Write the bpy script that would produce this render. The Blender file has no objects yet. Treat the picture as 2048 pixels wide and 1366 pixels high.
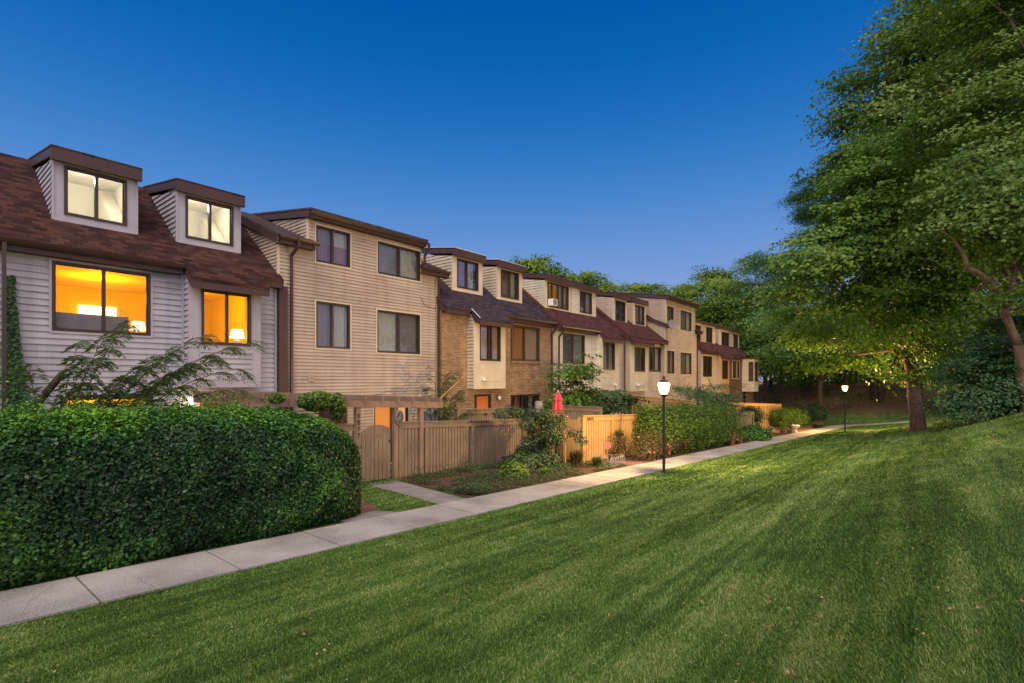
import bpy, math, random
import numpy as np
from mathutils import Vector, noise as mnoise
random.seed(7)
RNG = np.random.default_rng(11)
sc = bpy.context.scene
COL = sc.collection
# ------------------------------------------------------------------ camera
cd = bpy.data.cameras.new('camera'); cam = bpy.data.objects.new('camera', cd); COL.objects.link(cam)
cam.location = (0, 0, 0); cam.rotation_euler = (math.radians(90), 0, math.radians(38.94))
cd.sensor_width = 36; cd.lens = 17.965; cd.shift_y = .0361; cd.clip_start = .05; cd.clip_end = 900
sc.camera = cam
# ------------------------------------------------------------------ sky (dusk: blue above, afterglow behind the camera)
w = bpy.data.worlds.new('World'); sc.world = w; w.use_nodes = True
nt = w.node_tree; nt.nodes.clear(); N = nt.nodes; LK = nt.links.new
tc = N.new('ShaderNodeTexCoord'); sep = N.new('ShaderNodeSeparateXYZ'); LK(tc.outputs['Generated'], sep.inputs[0])
rp = N.new('ShaderNodeValToRGB'); LK(sep.outputs['Z'], rp.inputs[0])
cr = rp.color_ramp; cr.interpolation = 'B_SPLINE'
for i, (p, c) in enumerate([(0, (.40, .43, .70)), (.14, (.26, .38, .71)), (.3, (.07, .255, .64)), (.45, (.003, .15, .50)), (.62, (.0, .085, .38)), (.8, (.0, .06, .30))]):
    e = cr.elements[i] if i < 2 else cr.elements.new(p)
    e.position = p; e.color = (*c, 1)
dt = N.new('ShaderNodeVectorMath'); dt.operation = 'DOT_PRODUCT'; LK(tc.outputs['Generated'], dt.inputs[0])
gd = Vector((.62, -.74, .22)).normalized(); dt.inputs[1].default_value = gd
mr = N.new('ShaderNodeMapRange'); mr.interpolation_type = 'SMOOTHSTEP'
mr.inputs['From Min'].default_value = -.1; mr.inputs['From Max'].default_value = 1; LK(dt.outputs['Value'], mr.inputs['Value'])
glow = N.new('ShaderNodeMix'); glow.data_type = 'RGBA'; glow.blend_type = 'ADD'
glow.inputs['B'].default_value = (1.35, 1.0, .75, 1)
LK(mr.outputs[0], glow.inputs['Factor']); LK(rp.outputs[0], glow.inputs['A'])
bg = N.new('ShaderNodeBackground'); bg.inputs[1].default_value = 1.0; LK(glow.outputs['Result'], bg.inputs[0])
wo = N.new('ShaderNodeOutputWorld'); LK(bg.outputs[0], wo.inputs[0])
# one soft lamp: the bright western sky after sunset
sd = bpy.data.lights.new('sun', 'SUN'); sd.energy = 2.3; sd.angle = math.radians(36); sd.color = (1, .88, .76)
so = bpy.data.objects.new('sun', sd); COL.objects.link(so)
so.rotation_euler = Vector((.34, -.42, .84)).to_track_quat('Z', 'Y').to_euler()
vs = sc.view_settings; vs.view_transform = 'Standard'; vs.look = 'None'; vs.exposure = 0; vs.gamma = 1; vs.use_curve_mapping = False
sc.cycles.max_bounces = 6; sc.cycles.diffuse_bounces = 3; sc.cycles.transparent_max_bounces = 10

# ------------------------------------------------------------------ helpers
ORI = {}
def meta(o, label=None, cat=None, group=None, kind=None):
    if label: o['label'] = label
    if cat: o['category'] = cat
    if group: o['group'] = group
    if kind: o['kind'] = kind
    return o
def thing(name, label, cat, loc=(0, 0, 0), group=None):
    o = bpy.data.objects.new(name, None); COL.objects.link(o); o.location = loc; o.empty_display_size = .2
    ORI[o.name] = Vector(loc)
    return meta(o, label, cat, group)
def link(name, me, parent=None, loc=None):
    o = bpy.data.objects.new(name, me); COL.objects.link(o)
    if parent is not None:
        o.parent = parent; ORI[o.name] = ORI[parent.name]
    else:
        ORI[o.name] = Vector(loc or (0, 0, 0)); o.location = ORI[o.name]
    return o
class MB:
    def __init__(s): s.v = []; s.f = []; s.m = []
    def poly(s, pts, m=0):
        n = len(s.v); s.v += [tuple(p) for p in pts]; s.f.append(list(range(n, n + len(pts)))); s.m.append(m)
    def box(s, x0, x1, y0, y1, z0, z1, m=0):
        x0, x1 = sorted((x0, x1)); y0, y1 = sorted((y0, y1)); z0, z1 = sorted((z0, z1))
        a = [(x0, y0, z0), (x1, y0, z0), (x1, y1, z0), (x0, y1, z0), (x0, y0, z1), (x1, y0, z1), (x1, y1, z1), (x0, y1, z1)]
        n = len(s.v); s.v += a
        for q in ((0, 3, 2, 1), (4, 5, 6, 7), (0, 1, 5, 4), (1, 2, 6, 5), (2, 3, 7, 6), (3, 0, 4, 7)):
            s.f.append([n + i for i in q]); s.m.append(m)
    def extr(s, pts, d, m=0):
        """closed prism from a polygon and an extrusion vector"""
        d = Vector(d); p = [Vector(q) for q in pts]; n = len(s.v); k = len(p)
        nr = sum(((p[i] - p[0]).cross(p[i + 1] - p[0]) for i in range(1, k - 1)), Vector())
        if nr.dot(d) > 0: p.reverse()
        s.v += [tuple(q) for q in p] + [tuple(q + d) for q in p]
        s.f.append([n + i for i in range(k)]); s.f.append([n + k + i for i in range(k)][::-1]); s.m += [m, m]
        for i in range(k):
            j = (i + 1) % k; s.f.append([n + i, n + k + i, n + k + j, n + j]); s.m.append(m)
    def bar(s, a, b, wd, h, up=(0, 0, 1), m=0):
        a = Vector(a); b = Vector(b); d = (b - a).normalized(); sd_ = d.cross(Vector(up)).normalized(); u = sd_.cross(d)
        q = [a + sd_ * i * wd / 2 + u * j * h / 2 for i, j in ((-1, -1), (1, -1), (1, 1), (-1, 1))]
        s.extr(q, b - a, m)
    def tube(s, pts, rad, n=8, m=0, cap=True):
        pts = [Vector(p) for p in pts]; rings = []
        ref = Vector((.3, .9, .2))
        for i, p in enumerate(pts):
            d = (pts[min(i + 1, len(pts) - 1)] - pts[max(i - 1, 0)]).normalized()
            a = d.cross(ref).normalized(); b = d.cross(a)
            r = rad[i] if hasattr(rad, '__len__') else rad
            k = len(s.v); rings.append(k)
            s.v += [tuple(p + a * r * math.cos(2 * math.pi * j / n) + b * r * math.sin(2 * math.pi * j / n)) for j in range(n)]
        for i in range(len(rings) - 1):
            for j in range(n):
                s.f.append([rings[i] + j, rings[i] + (j + 1) % n, rings[i + 1] + (j + 1) % n, rings[i + 1] + j][::-1]); s.m.append(m)
        if cap:
            s.f.append([rings[0] + j for j in range(n)]); s.m.append(m)
            s.f.append([rings[-1] + j for j in range(n)][::-1]); s.m.append(m)
    def lathe(s, c, prof, n=16, m=0, sq=1.0):
        c = Vector(c); R = []
        for r, z in prof:
            R.append(len(s.v)); s.v += [(c.x + r * math.cos(2 * math.pi * j / n), c.y + r * sq * math.sin(2 * math.pi * j / n), c.z + z) for j in range(n)]
        for i in range(len(R) - 1):
            for j in range(n):
                s.f.append([R[i] + j, R[i] + (j + 1) % n, R[i + 1] + (j + 1) % n, R[i + 1] + j]); s.m.append(m)
        s.f.append([R[0] + j for j in range(n)][::-1]); s.m.append(m); s.f.append([R[-1] + j for j in range(n)]); s.m.append(m)
    def build(s, name, mats, parent=None, loc=None, smooth=False, bevel=0):
        o3 = ORI[parent.name] if parent is not None else Vector(loc or (0, 0, 0))
        V = np.array(s.v, dtype=np.float64) if s.v else np.zeros((0, 3))
        me = bpy.data.meshes.new(name)
        me.from_pydata([tuple(r) for r in (V - np.array(o3))], [], s.f)
        if not isinstance(mats, (list, tuple)): mats = [mats]
        for m in mats: me.materials.append(m)
        me.polygons.foreach_set('material_index', s.m)
        uv = me.uv_layers.new(name='UVMap'); buf = np.zeros(len(me.loops) * 2)
        li = 0
        for f in s.f:
            p = V[f]; nr = np.zeros(3)
            for i in range(1, len(f) - 1): nr += np.cross(p[i] - p[0], p[i + 1] - p[0])
            l = np.linalg.norm(nr); nr = nr / l if l > 0 else np.array([0, 0, 1.])
            if abs(nr[2]) > .98: U = np.array([0, 1., 0])
            else: U = np.cross([0, 0, 1.], nr); U /= np.linalg.norm(U)
            W_ = np.cross(nr, U)
            buf[li:li + 2 * len(f)] = np.column_stack((p @ U, p @ W_)).ravel(); li += 2 * len(f)
        uv.data.foreach_set('uv', buf)
        if smooth: me.polygons.foreach_set('use_smooth', [True] * len(me.polygons))
        me.update(); me.validate()
        o = link(name, me, parent, loc)
        if bevel:
            b = o.modifiers.new('bevel', 'BEVEL'); b.width = bevel; b.segments = 1; b.limit_method = 'ANGLE'
        return o
def npmesh(name, V, F, mat, parent=None, loc=None, rnd=None, smooth=False):
    """F: (n,k) array of equal-size faces"""
    o3 = np.array(ORI[parent.name] if parent is not None else (loc or (0, 0, 0)))
    me = bpy.data.meshes.new(name); n, k = F.shape
    me.vertices.add(len(V)); me.vertices.foreach_set('co', (V - o3).astype(np.float32).ravel())
    me.loops.add(n * k); me.loops.foreach_set('vertex_index', F.astype(np.int32).ravel())
    me.polygons.add(n); me.polygons.foreach_set('loop_start', np.arange(0, n * k, k, dtype=np.int32))
    try: me.polygons.foreach_set('loop_total', np.full(n, k, dtype=np.int32))
    except Exception: pass
    me.materials.append(mat)
    if smooth: me.polygons.foreach_set('use_smooth', np.ones(n, dtype=bool))
    if rnd is not None:
        a = me.attributes.new('rnd', 'FLOAT', 'POINT'); a.data.foreach_set('value', rnd.astype(np.float32))
    me.update(calc_edges=True)
    return link(name, me, parent, loc)
def unit(a): return a / (np.linalg.norm(a, axis=-1, keepdims=True) + 1e-9)
def leaves(name, P, Nn, size, mat, parent=None, loc=None, aspect=.6, rnd=None, fold=.12, axis=None):
    n = len(P); Nn = unit(Nn)
    if axis is None: axis = RNG.normal(size=(n, 3))
    a = unit(axis - Nn * (axis * Nn).sum(1, keepdims=True)); b = np.cross(Nn, a)
    L = (size if hasattr(size, '__len__') else np.full(n, size))[:, None]
    V = np.stack([P - a * L * .5, P + b * L * aspect * .5 + Nn * L * fold, P + a * L * .5, P - b * L * aspect * .5 + Nn * L * fold], 1).reshape(-1, 3)
    F = np.arange(4 * n).reshape(n, 4)
    if rnd is None: rnd = RNG.random(n)
    return npmesh(name, V, F, mat, parent, loc, np.repeat(rnd, 4))

# ------------------------------------------------------------------ materials
MATS = {}
def nm(name):
    m = bpy.data.materials.new(name); m.use_nodes = True; t = m.node_tree
    return m, t, t.nodes, t.links.new, t.nodes['Principled BSDF']
def rampn(N, stops):
    r = N.new('ShaderNodeValToRGB'); r.color_ramp.elements[0].position = stops[0][0]; r.color_ramp.elements[0].color = (*stops[0][1], 1)
    r.color_ramp.elements[1].position = stops[-1][0]; r.color_ramp.elements[1].color = (*stops[-1][1], 1)
    for p, c in stops[1:-1]:
        e = r.color_ramp.elements.new(p); e.color = (*c, 1)
    return r
def sc3(c, k): return tuple(min(1, x * k) for x in c)
def plain(name, c, rough=.6, var=.18, scale=3, bump=0, metal=0, spec=.4, stretch=(1, 1, 1)):
    if name in MATS: return MATS[name]
    m, t, N, L, P = nm(name)
    tc = N.new('ShaderNodeTexCoord'); mp = N.new('ShaderNodeMapping'); mp.inputs['Scale'].default_value = stretch
    ns = N.new('ShaderNodeTexNoise'); ns.inputs['Scale'].default_value = scale; ns.inputs['Detail'].default_value = 6
    L(tc.outputs['Object'], mp.inputs[0]); L(mp.outputs[0], ns.inputs['Vector'])
    r = rampn(N, [(.3, sc3(c, 1 - var)), (.7, sc3(c, 1 + var))]); L(ns.outputs['Fac'], r.inputs[0]); L(r.outputs[0], P.inputs['Base Color'])
    P.inputs['Roughness'].default_value = rough; P.inputs['Metallic'].default_value = metal; P.inputs['Specular IOR Level'].default_value = spec
    if bump:
        b = N.new('ShaderNodeBump'); b.inputs['Strength'].default_value = bump; b.inputs['Distance'].default_value = .02
        n2 = N.new('ShaderNodeTexNoise'); n2.inputs['Scale'].default_value = scale * 8; n2.inputs['Detail'].default_value = 4; L(mp.outputs[0], n2.inputs['Vector'])
        L(n2.outputs['Fac'], b.inputs['Height']); L(b.outputs[0], P.inputs['Normal'])
    MATS[name] = m; return m
def wood(name, c, var=.35):
    """weathered boards: grain runs along the v axis of the metre UVs, each board slightly different"""
    m, t, N, L, P = nm(name)
    uv = N.new('ShaderNodeUVMap'); mp = N.new('ShaderNodeMapping'); mp.inputs['Scale'].default_value = (9, .7, 1); L(uv.outputs[0], mp.inputs[0])
    ns = N.new('ShaderNodeTexNoise'); ns.inputs['Scale'].default_value = 6; ns.inputs['Detail'].default_value = 8; L(mp.outputs[0], ns.inputs['Vector'])
    n2 = N.new('ShaderNodeTexNoise'); n2.inputs['Scale'].default_value = 1.1; n2.inputs['Detail'].default_value = 4; L(uv.outputs[0], n2.inputs['Vector'])
    mx = N.new('ShaderNodeMath'); mx.operation = 'MULTIPLY_ADD'; mx.inputs[1].default_value = .5; L(ns.outputs['Fac'], mx.inputs[0])
    m3 = N.new('ShaderNodeMath'); m3.operation = 'MULTIPLY'; m3.inputs[1].default_value = .5; L(n2.outputs['Fac'], m3.inputs[0]); L(m3.outputs[0], mx.inputs[2])
    r = rampn(N, [(.3, sc3(c, 1 - var)), (.5, c), (.72, sc3(c, 1 + var))]); L(mx.outputs[0], r.inputs[0]); L(r.outputs[0], P.inputs['Base Color'])
    P.inputs['Roughness'].default_value = .8
    b = N.new('ShaderNodeBump'); b.inputs['Strength'].default_value = .3; b.inputs['Distance'].default_value = .01; L(ns.outputs['Fac'], b.inputs['Height']); L(b.outputs[0], P.inputs['Normal'])
    return m
def siding(name, c):
    m, t, N, L, P = nm(name)
    uv = N.new('ShaderNodeUVMap'); mp = N.new('ShaderNodeMapping'); mp.inputs['Scale'].default_value = (.5, 4, 1); L(uv.outputs[0], mp.inputs[0])
    n1 = N.new('ShaderNodeTexNoise'); n1.inputs['Scale'].default_value = 1.6; n1.inputs['Detail'].default_value = 7; L(mp.outputs[0], n1.inputs['Vector'])
    n2 = N.new('ShaderNodeTexNoise'); n2.inputs['Scale'].default_value = .55; n2.inputs['Detail'].default_value = 5; L(uv.outputs[0], n2.inputs['Vector'])
    a = N.new('ShaderNodeMath'); a.operation = 'MULTIPLY_ADD'; a.inputs[1].default_value = .45; L(n1.outputs['Fac'], a.inputs[0])
    b = N.new('ShaderNodeMath'); b.operation = 'MULTIPLY'; b.inputs[1].default_value = .55; L(n2.outputs['Fac'], b.inputs[0]); L(b.outputs[0], a.inputs[2])
    r = rampn(N, [(.34, sc3(c, .74)), (.5, c), (.68, sc3(c, 1.14))]); L(a.outputs[0], r.inputs[0])
    br = N.new('ShaderNodeTexBrick'); br.inputs['Scale'].default_value = 1; br.inputs['Brick Width'].default_value = 3.66; br.inputs['Row Height'].default_value = .30; br.inputs['Mortar Size'].default_value = .004; br.offset = .37
    br.inputs['Color1'].default_value = (.90, .90, .92, 1); br.inputs['Color2'].default_value = (1, 1, 1, 1); br.inputs['Mortar'].default_value = (.55, .52, .5, 1); L(uv.outputs[0], br.inputs['Vector'])
    mb_ = N.new('ShaderNodeMix'); mb_.data_type = 'RGBA'; mb_.blend_type = 'MULTIPLY'; mb_.inputs['Factor'].default_value = .8; L(r.outputs[0], mb_.inputs['A']); L(br.outputs['Color'], mb_.inputs['B'])
    mv = N.new('ShaderNodeMapping'); mv.inputs['Scale'].default_value = (3.5, .18, 1); L(uv.outputs[0], mv.inputs[0]); n4 = N.new('ShaderNodeTexNoise'); n4.inputs['Scale'].default_value = 1; n4.inputs['Detail'].default_value = 6; L(mv.outputs[0], n4.inputs['Vector'])
    r4 = rampn(N, [(.35, (.80, .77, .74)), (.52, (1, 1, 1))]); L(n4.outputs['Fac'], r4.inputs[0]); m4 = N.new('ShaderNodeMix'); m4.data_type = 'RGBA'; m4.blend_type = 'MULTIPLY'; m4.inputs['Factor'].default_value = .6; L(mb_.outputs['Result'], m4.inputs['A']); L(r4.outputs[0], m4.inputs['B']); L(m4.outputs['Result'], P.inputs['Base Color'])
    P.inputs['Roughness'].default_value = .55; P.inputs['Specular IOR Level'].default_value = .3
    bp = N.new('ShaderNodeBump'); bp.inputs['Strength'].default_value = .12; bp.inputs['Distance'].default_value = .01; L(n1.outputs['Fac'], bp.inputs['Height']); L(bp.outputs[0], P.inputs['Normal'])
    return m
def shingle(name, c1, c2, c3):
    m, t, N, L, P = nm(name)
    uv = N.new('ShaderNodeUVMap')
    br = N.new('ShaderNodeTexBrick'); br.inputs['Scale'].default_value = 1; br.inputs['Brick Width'].default_value = .24; br.inputs['Row Height'].default_value = .135
    br.inputs['Mortar Size'].default_value = .006; br.inputs['Bias'].default_value = 0; br.offset = .5; br.offset_frequency = 2
    br.inputs['Color1'].default_value = (0, 0, 0, 1); br.inputs['Color2'].default_value = (1, 1, 1, 1); br.inputs['Mortar'].default_value = (.25, .25, .25, 1)
    L(uv.outputs[0], br.inputs['Vector'])
    ns = N.new('ShaderNodeTexNoise'); ns.inputs['Scale'].default_value = 1.2; ns.inputs['Detail'].default_value = 4; L(uv.outputs[0], ns.inputs['Vector'])
    gr = N.new('ShaderNodeTexNoise'); gr.inputs['Scale'].default_value = 120; gr.inputs['Detail'].default_value = 2; L(uv.outputs[0], gr.inputs['Vector'])
    a = N.new('ShaderNodeMath'); a.operation = 'MULTIPLY_ADD'; a.inputs[1].default_value = .55; L(br.outputs['Color'], a.inputs[0])
    b = N.new('ShaderNodeMath'); b.operation = 'MULTIPLY_ADD'; b.inputs[1].default_value = .45; b.inputs[2].default_value = 0; L(ns.outputs['Fac'], b.inputs[0]); L(b.outputs[0], a.inputs[2])
    r = rampn(N, [(.15, c1), (.45, c2), (.8, c3)]); L(a.outputs[0], r.inputs[0])
    # row shadow lines: each course overlaps the next
    sp = N.new('ShaderNodeSeparateXYZ'); L(uv.outputs[0], sp.inputs[0])
    fr = N.new('ShaderNodeMath'); fr.operation = 'DIVIDE'; fr.inputs[1].default_value = .135; L(sp.outputs['Y'], fr.inputs[0])
    f2 = N.new('ShaderNodeMath'); f2.operation = 'FRACT'; L(fr.outputs[0], f2.inputs[0])
    ad = N.new('ShaderNodeMath'); ad.operation = 'MULTIPLY_ADD'; ad.inputs[1].default_value = -.8; L(f2.outputs[0], ad.inputs[0]); L(gr.outputs['Fac'], ad.inputs[2])
    mg = N.new('ShaderNodeMix'); mg.data_type = 'RGBA'; mg.blend_type = 'MULTIPLY'; mg.inputs['Factor'].default_value = .35
    g2 = rampn(N, [(.3, (.4, .4, .4)), (.7, (1.3, 1.3, 1.3))]); L(gr.outputs['Fac'], g2.inputs[0])
    L(r.outputs[0], mg.inputs['A']); L(g2.outputs[0], mg.inputs['B']); L(mg.outputs['Result'], P.inputs['Base Color'])
    bp = N.new('ShaderNodeBump'); bp.inputs['Strength'].default_value = .9; bp.inputs['Distance'].default_value = .02; L(ad.outputs[0], bp.inputs['Height']); L(bp.outputs[0], P.inputs['Normal'])
    P.inputs['Roughness'].default_value = .9; P.inputs['Specular IOR Level'].default_value = .15
    return m
def brick(name, c1, c2, mortar):
    m, t, N, L, P = nm(name)
    uv = N.new('ShaderNodeUVMap')
    br = N.new('ShaderNodeTexBrick'); br.inputs['Scale'].default_value = 1; br.inputs['Brick Width'].default_value = .215; br.inputs['Row Height'].default_value = .078
    br.inputs['Mortar Size'].default_value = .008; br.inputs['Mortar Smooth'].default_value = .2
    br.inputs['Color1'].default_value = (*c1, 1); br.inputs['Color2'].default_value = (*c2, 1); br.inputs['Mortar'].default_value = (*mortar, 1); L(uv.outputs[0], br.inputs['Vector'])
    ns = N.new('ShaderNodeTexNoise'); ns.inputs['Scale'].default_value = 2.2; ns.inputs['Detail'].default_value = 6; L(uv.outputs[0], ns.inputs['Vector'])
    mg = N.new('ShaderNodeMix'); mg.data_type = 'RGBA'; mg.blend_type = 'MULTIPLY'; mg.inputs['Factor'].default_value = .6
    g2 = rampn(N, [(.3, (.55, .5, .5)), (.7, (1.25, 1.2, 1.1))]); L(ns.outputs['Fac'], g2.inputs[0]); L(br.outputs['Color'], mg.inputs['A']); L(g2.outputs[0], mg.inputs['B'])
    L(mg.outputs['Result'], P.inputs['Base Color'])
    bp = N.new('ShaderNodeBump'); bp.inputs['Strength'].default_value = .6; bp.inputs['Distance'].default_value = .01; bp.invert = True; L(br.outputs['Fac'], bp.inputs['Height']); L(bp.outputs[0], P.inputs['Normal'])
    P.inputs['Roughness'].default_value = .85
    return m
def leafm(name, stops, trans=.25, rough=.5, scale=.6):
    m, t, N, L, P = nm(name)
    at = N.new('ShaderNodeAttribute'); at.attribute_name = 'rnd'
    tc = N.new('ShaderNodeTexCoord'); ns = N.new('ShaderNodeTexNoise'); ns.inputs['Scale'].default_value = scale; ns.inputs['Detail'].default_value = 3; L(tc.outputs['Object'], ns.inputs['Vector'])
    a = N.new('ShaderNodeMath'); a.operation = 'MULTIPLY_ADD'; a.inputs[1].default_value = .6; L(at.outputs['Fac'], a.inputs[0])
    b = N.new('ShaderNodeMath'); b.operation = 'MULTIPLY_ADD'; b.inputs[1].default_value = .9; b.inputs[2].default_value = -.25; L(ns.outputs['Fac'], b.inputs[0]); L(b.outputs[0], a.inputs[2])
    r = rampn(N, stops); L(a.outputs[0], r.inputs[0]); L(r.outputs[0], P.inputs['Base Color'])
    P.inputs['Roughness'].default_value = rough; P.inputs['Specular IOR Level'].default_value = .35
    tr = N.new('ShaderNodeBsdfTranslucent'); mx = N.new('ShaderNodeMixShader'); mx.inputs[0].default_value = trans
    sc_ = N.new('ShaderNodeMix'); sc_.data_type = 'RGBA'; sc_.blend_type = 'MULTIPLY'; sc_.inputs['Factor'].default_value = 1; sc_.inputs['B'].default_value = (1.3, 1.3, .6, 1)
    L(r.outputs[0], sc_.inputs['A']); L(sc_.outputs['Result'], tr.inputs['Color'])
    o = N['Material Output']; L(P.outputs[0], mx.inputs[1]); L(tr.outputs[0], mx.inputs[2]); L(mx.outputs[0], o.inputs['Surface'])
    return m
def emis(name, c, s):
    m, t, N, L, P = nm(name)
    P.inputs['Base Color'].default_value = (*c, 1); P.inputs['Emission Color'].default_value = (*c, 1); P.inputs['Emission Strength'].default_value = s
    return m
def glassm(name, gloss=.12, tint=(.9, .9, .9), maxr=.45):
    m, t, N, L, P = nm(name); N.remove(P)
    tr = N.new('ShaderNodeBsdfTransparent'); tr.inputs[0].default_value = (*tint, 1); gl = N.new('ShaderNodeBsdfGlossy'); gl.inputs['Roughness'].default_value = .02
    fr = N.new('ShaderNodeFresnel'); fr.inputs[0].default_value = 1.5
    tc = N.new('ShaderNodeTexCoord'); ns = N.new('ShaderNodeTexNoise'); ns.inputs['Scale'].default_value = 1.3; L(tc.outputs['Object'], ns.inputs['Vector'])
    bp = N.new('ShaderNodeBump'); bp.inputs['Strength'].default_value = .04; bp.inputs['Distance'].default_value = .2; L(ns.outputs['Fac'], bp.inputs['Height']); L(bp.outputs[0], gl.inputs['Normal'])
    ad = N.new('ShaderNodeMath'); ad.operation = 'ADD'; ad.inputs[1].default_value = gloss; ad.operation = 'MULTIPLY_ADD'; ad.inputs[1].default_value = maxr; ad.inputs[2].default_value = gloss; ad.use_clamp = True; L(fr.outputs[0], ad.inputs[0])
    mx = N.new('ShaderNodeMixShader'); L(ad.outputs[0], mx.inputs[0]); L(tr.outputs[0], mx.inputs[1]); L(gl.outputs[0], mx.inputs[2]); L(mx.outputs[0], N['Material Output'].inputs['Surface'])
    return m

M = dict(
    sid_gray=siding('grey siding', (.43, .42, .46)), trim_gray=plain('grey trim', (.40, .38, .43), .6, .08, 2),
    sid_tan=siding('tan siding', (.465, .38, .30)), sid_cream=siding('cream siding', (.62, .55, .42)), sid_white=siding('white siding', (.66, .62, .50)),
    sid_pink=siding('pinkish siding', (.52, .43, .36)), trim_cream=plain('cream trim', (.58, .50, .36), .6, .08, 2), trim_tan=plain('tan trim', (.52, .40, .30), .6, .08, 2),
    brown=plain('brown fascia', (.068, .034, .032), .55, .15, 1.5), frame=plain('window frame', (.05, .028, .022), .4, .1, 4),
    gutter=plain('gutter metal', (.06, .032, .028), .35, .1, 2), black=plain('black metal', (.012, .012, .013), .45, .2, 5),
    roof_a=shingle('brown shingles', (.022, .011, .013), (.055, .024, .022), (.112, .050, .036)), roof_b=shingle('dark shingles', (.022, .018, .026), (.045, .034, .046), (.075, .055, .065)),
    roof_c=shingle('red shingles', (.045, .018, .020), (.078, .030, .031), (.115, .047, .043)), roof_d=shingle('worn shingles', (.04, .03, .03), (.08, .055, .05), (.11, .08, .07)),
    brick=brick('tan brick', (.31, .19, .095), (.18, .10, .055), (.42, .33, .20)), brick_dark=brick('dark brick', (.14, .06, .03), (.08, .035, .02), (.22, .12, .06)),
    glass=glassm('window glass', .05), glass_clear=glassm('clear glass', .0, (.96, .96, .96), .16), glass_dim=glassm('screened glass', .03, (.35, .33, .36)),
    blind=plain('white blind', (.55, .58, .55), .8, .25, 18, stretch=(1, 6, .4)), curtain=plain('cream curtain', (.62, .48, .40), .9, .3, 6, stretch=(1, 8, .2)),
    drape=plain('orange curtain', (.65, .30, .14), .9, .3, 5, stretch=(1, 7, .2)), dark=plain('dark room', (.05, .04, .05), .9, .3, 3), purple=plain('purple curtain', (.33, .17, .27), .9, .2, 5, stretch=(1, 7, .2)),
    greyb=plain('grey blind', (.26, .25, .28), .8, .2, 12, stretch=(1, 1, 6)),
    white=plain('white plastic', (.75, .75, .74), .5, .08, 6), metalg=plain('grey metal', (.32, .33, .34), .45, .15, 6, metal=.3),
    fence=wood('weathered fence', (.20, .15, .105), .5), cedar=wood('cedar fence', (.42, .25, .095)), beam=wood('pergola wood', (.24, .16, .11)),
    door_red=plain('red door', (.30, .03, .015), .4, .1, 4), door_brown=wood('brown door', (.11, .045, .03)), door_orange=wood('stained door', (.55, .16, .03)),
    concrete=None, bark=plain('bark', (.13, .085, .055), .95, .45, 5, bump=1, stretch=(1, 1, .25)), bark_dark=plain('dark bark', (.06, .042, .03), .95, .4, 5, bump=1, stretch=(1, 1, .3)),
    terracotta=plain('terracotta', (.30, .12, .06), .8, .15, 6), stone=plain('flagstone', (.215, .20, .19), .85, .25, 2.5, bump=.5), redstone=plain('red slab', (.20, .085, .075), .85, .3, 3, bump=.5),
    room=plain('warm wall', (.82, .60, .04), .8, .05, 1), roomw=plain('white room wall', (.80, .76, .60), .8, .04, 1), parasol=plain('red parasol cloth', (.50, .05, .075), .7, .2, 3, stretch=(3, 3, .4)),
)
def concrete():
    m, t, N, L, P = nm('sidewalk concrete'); tc = N.new('ShaderNodeTexCoord')
    n1 = N.new('ShaderNodeTexNoise'); n1.inputs['Scale'].default_value = .9; n1.inputs['Detail'].default_value = 8; L(tc.outputs['Object'], n1.inputs['Vector'])
    n2 = N.new('ShaderNodeTexNoise'); n2.inputs['Scale'].default_value = 55; n2.inputs['Detail'].default_value = 3; L(tc.outputs['Object'], n2.inputs['Vector'])
    a = N.new('ShaderNodeMath'); a.operation = 'MULTIPLY_ADD'; a.inputs[1].default_value = .5; L(n1.outputs['Fac'], a.inputs[0])
    b = N.new('ShaderNodeMath'); b.operation = 'MULTIPLY'; b.inputs[1].default_value = .5; L(n2.outputs['Fac'], b.inputs[0]); L(b.outputs[0], a.inputs[2])
    r = rampn(N, [(.36, (.15, .14, .13)), (.5, (.30, .285, .265)), (.62, (.43, .41, .38))]); L(a.outputs[0], r.inputs[0])
    vo = N.new('ShaderNodeTexVoronoi'); vo.feature = 'DISTANCE_TO_EDGE'; vo.inputs['Scale'].default_value = .33; wp = N.new('ShaderNodeVectorMath'); wp.operation = 'ADD'; sc2 = N.new('ShaderNodeVectorMath'); sc2.operation = 'SCALE'; sc2.inputs['Scale'].default_value = .5
    L(n1.outputs['Color'], sc2.inputs[0]); L(tc.outputs['Object'], wp.inputs[0]); L(sc2.outputs[0], wp.inputs[1]); L(wp.outputs[0], vo.inputs['Vector'])
    ck = N.new('ShaderNodeMath'); ck.operation = 'LESS_THAN'; ck.inputs[1].default_value = .0006; L(vo.outputs['Distance'], ck.inputs[0])
    mk = N.new('ShaderNodeMix'); mk.data_type = 'RGBA'; mk.inputs['B'].default_value = (.06, .05, .04, 1); L(ck.outputs[0], mk.inputs['Factor']); L(r.outputs[0], mk.inputs['A']); L(mk.outputs['Result'], P.inputs['Base Color'])
    bp = N.new('ShaderNodeBump'); bp.inputs['Strength'].default_value = .5; bp.inputs['Distance'].default_value = .006; L(n2.outputs['Fac'], bp.inputs['Height']); L(bp.outputs[0], P.inputs['Normal'])
    P.inputs['Roughness'].default_value = .9; return m
M['concrete'] = concrete()
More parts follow.
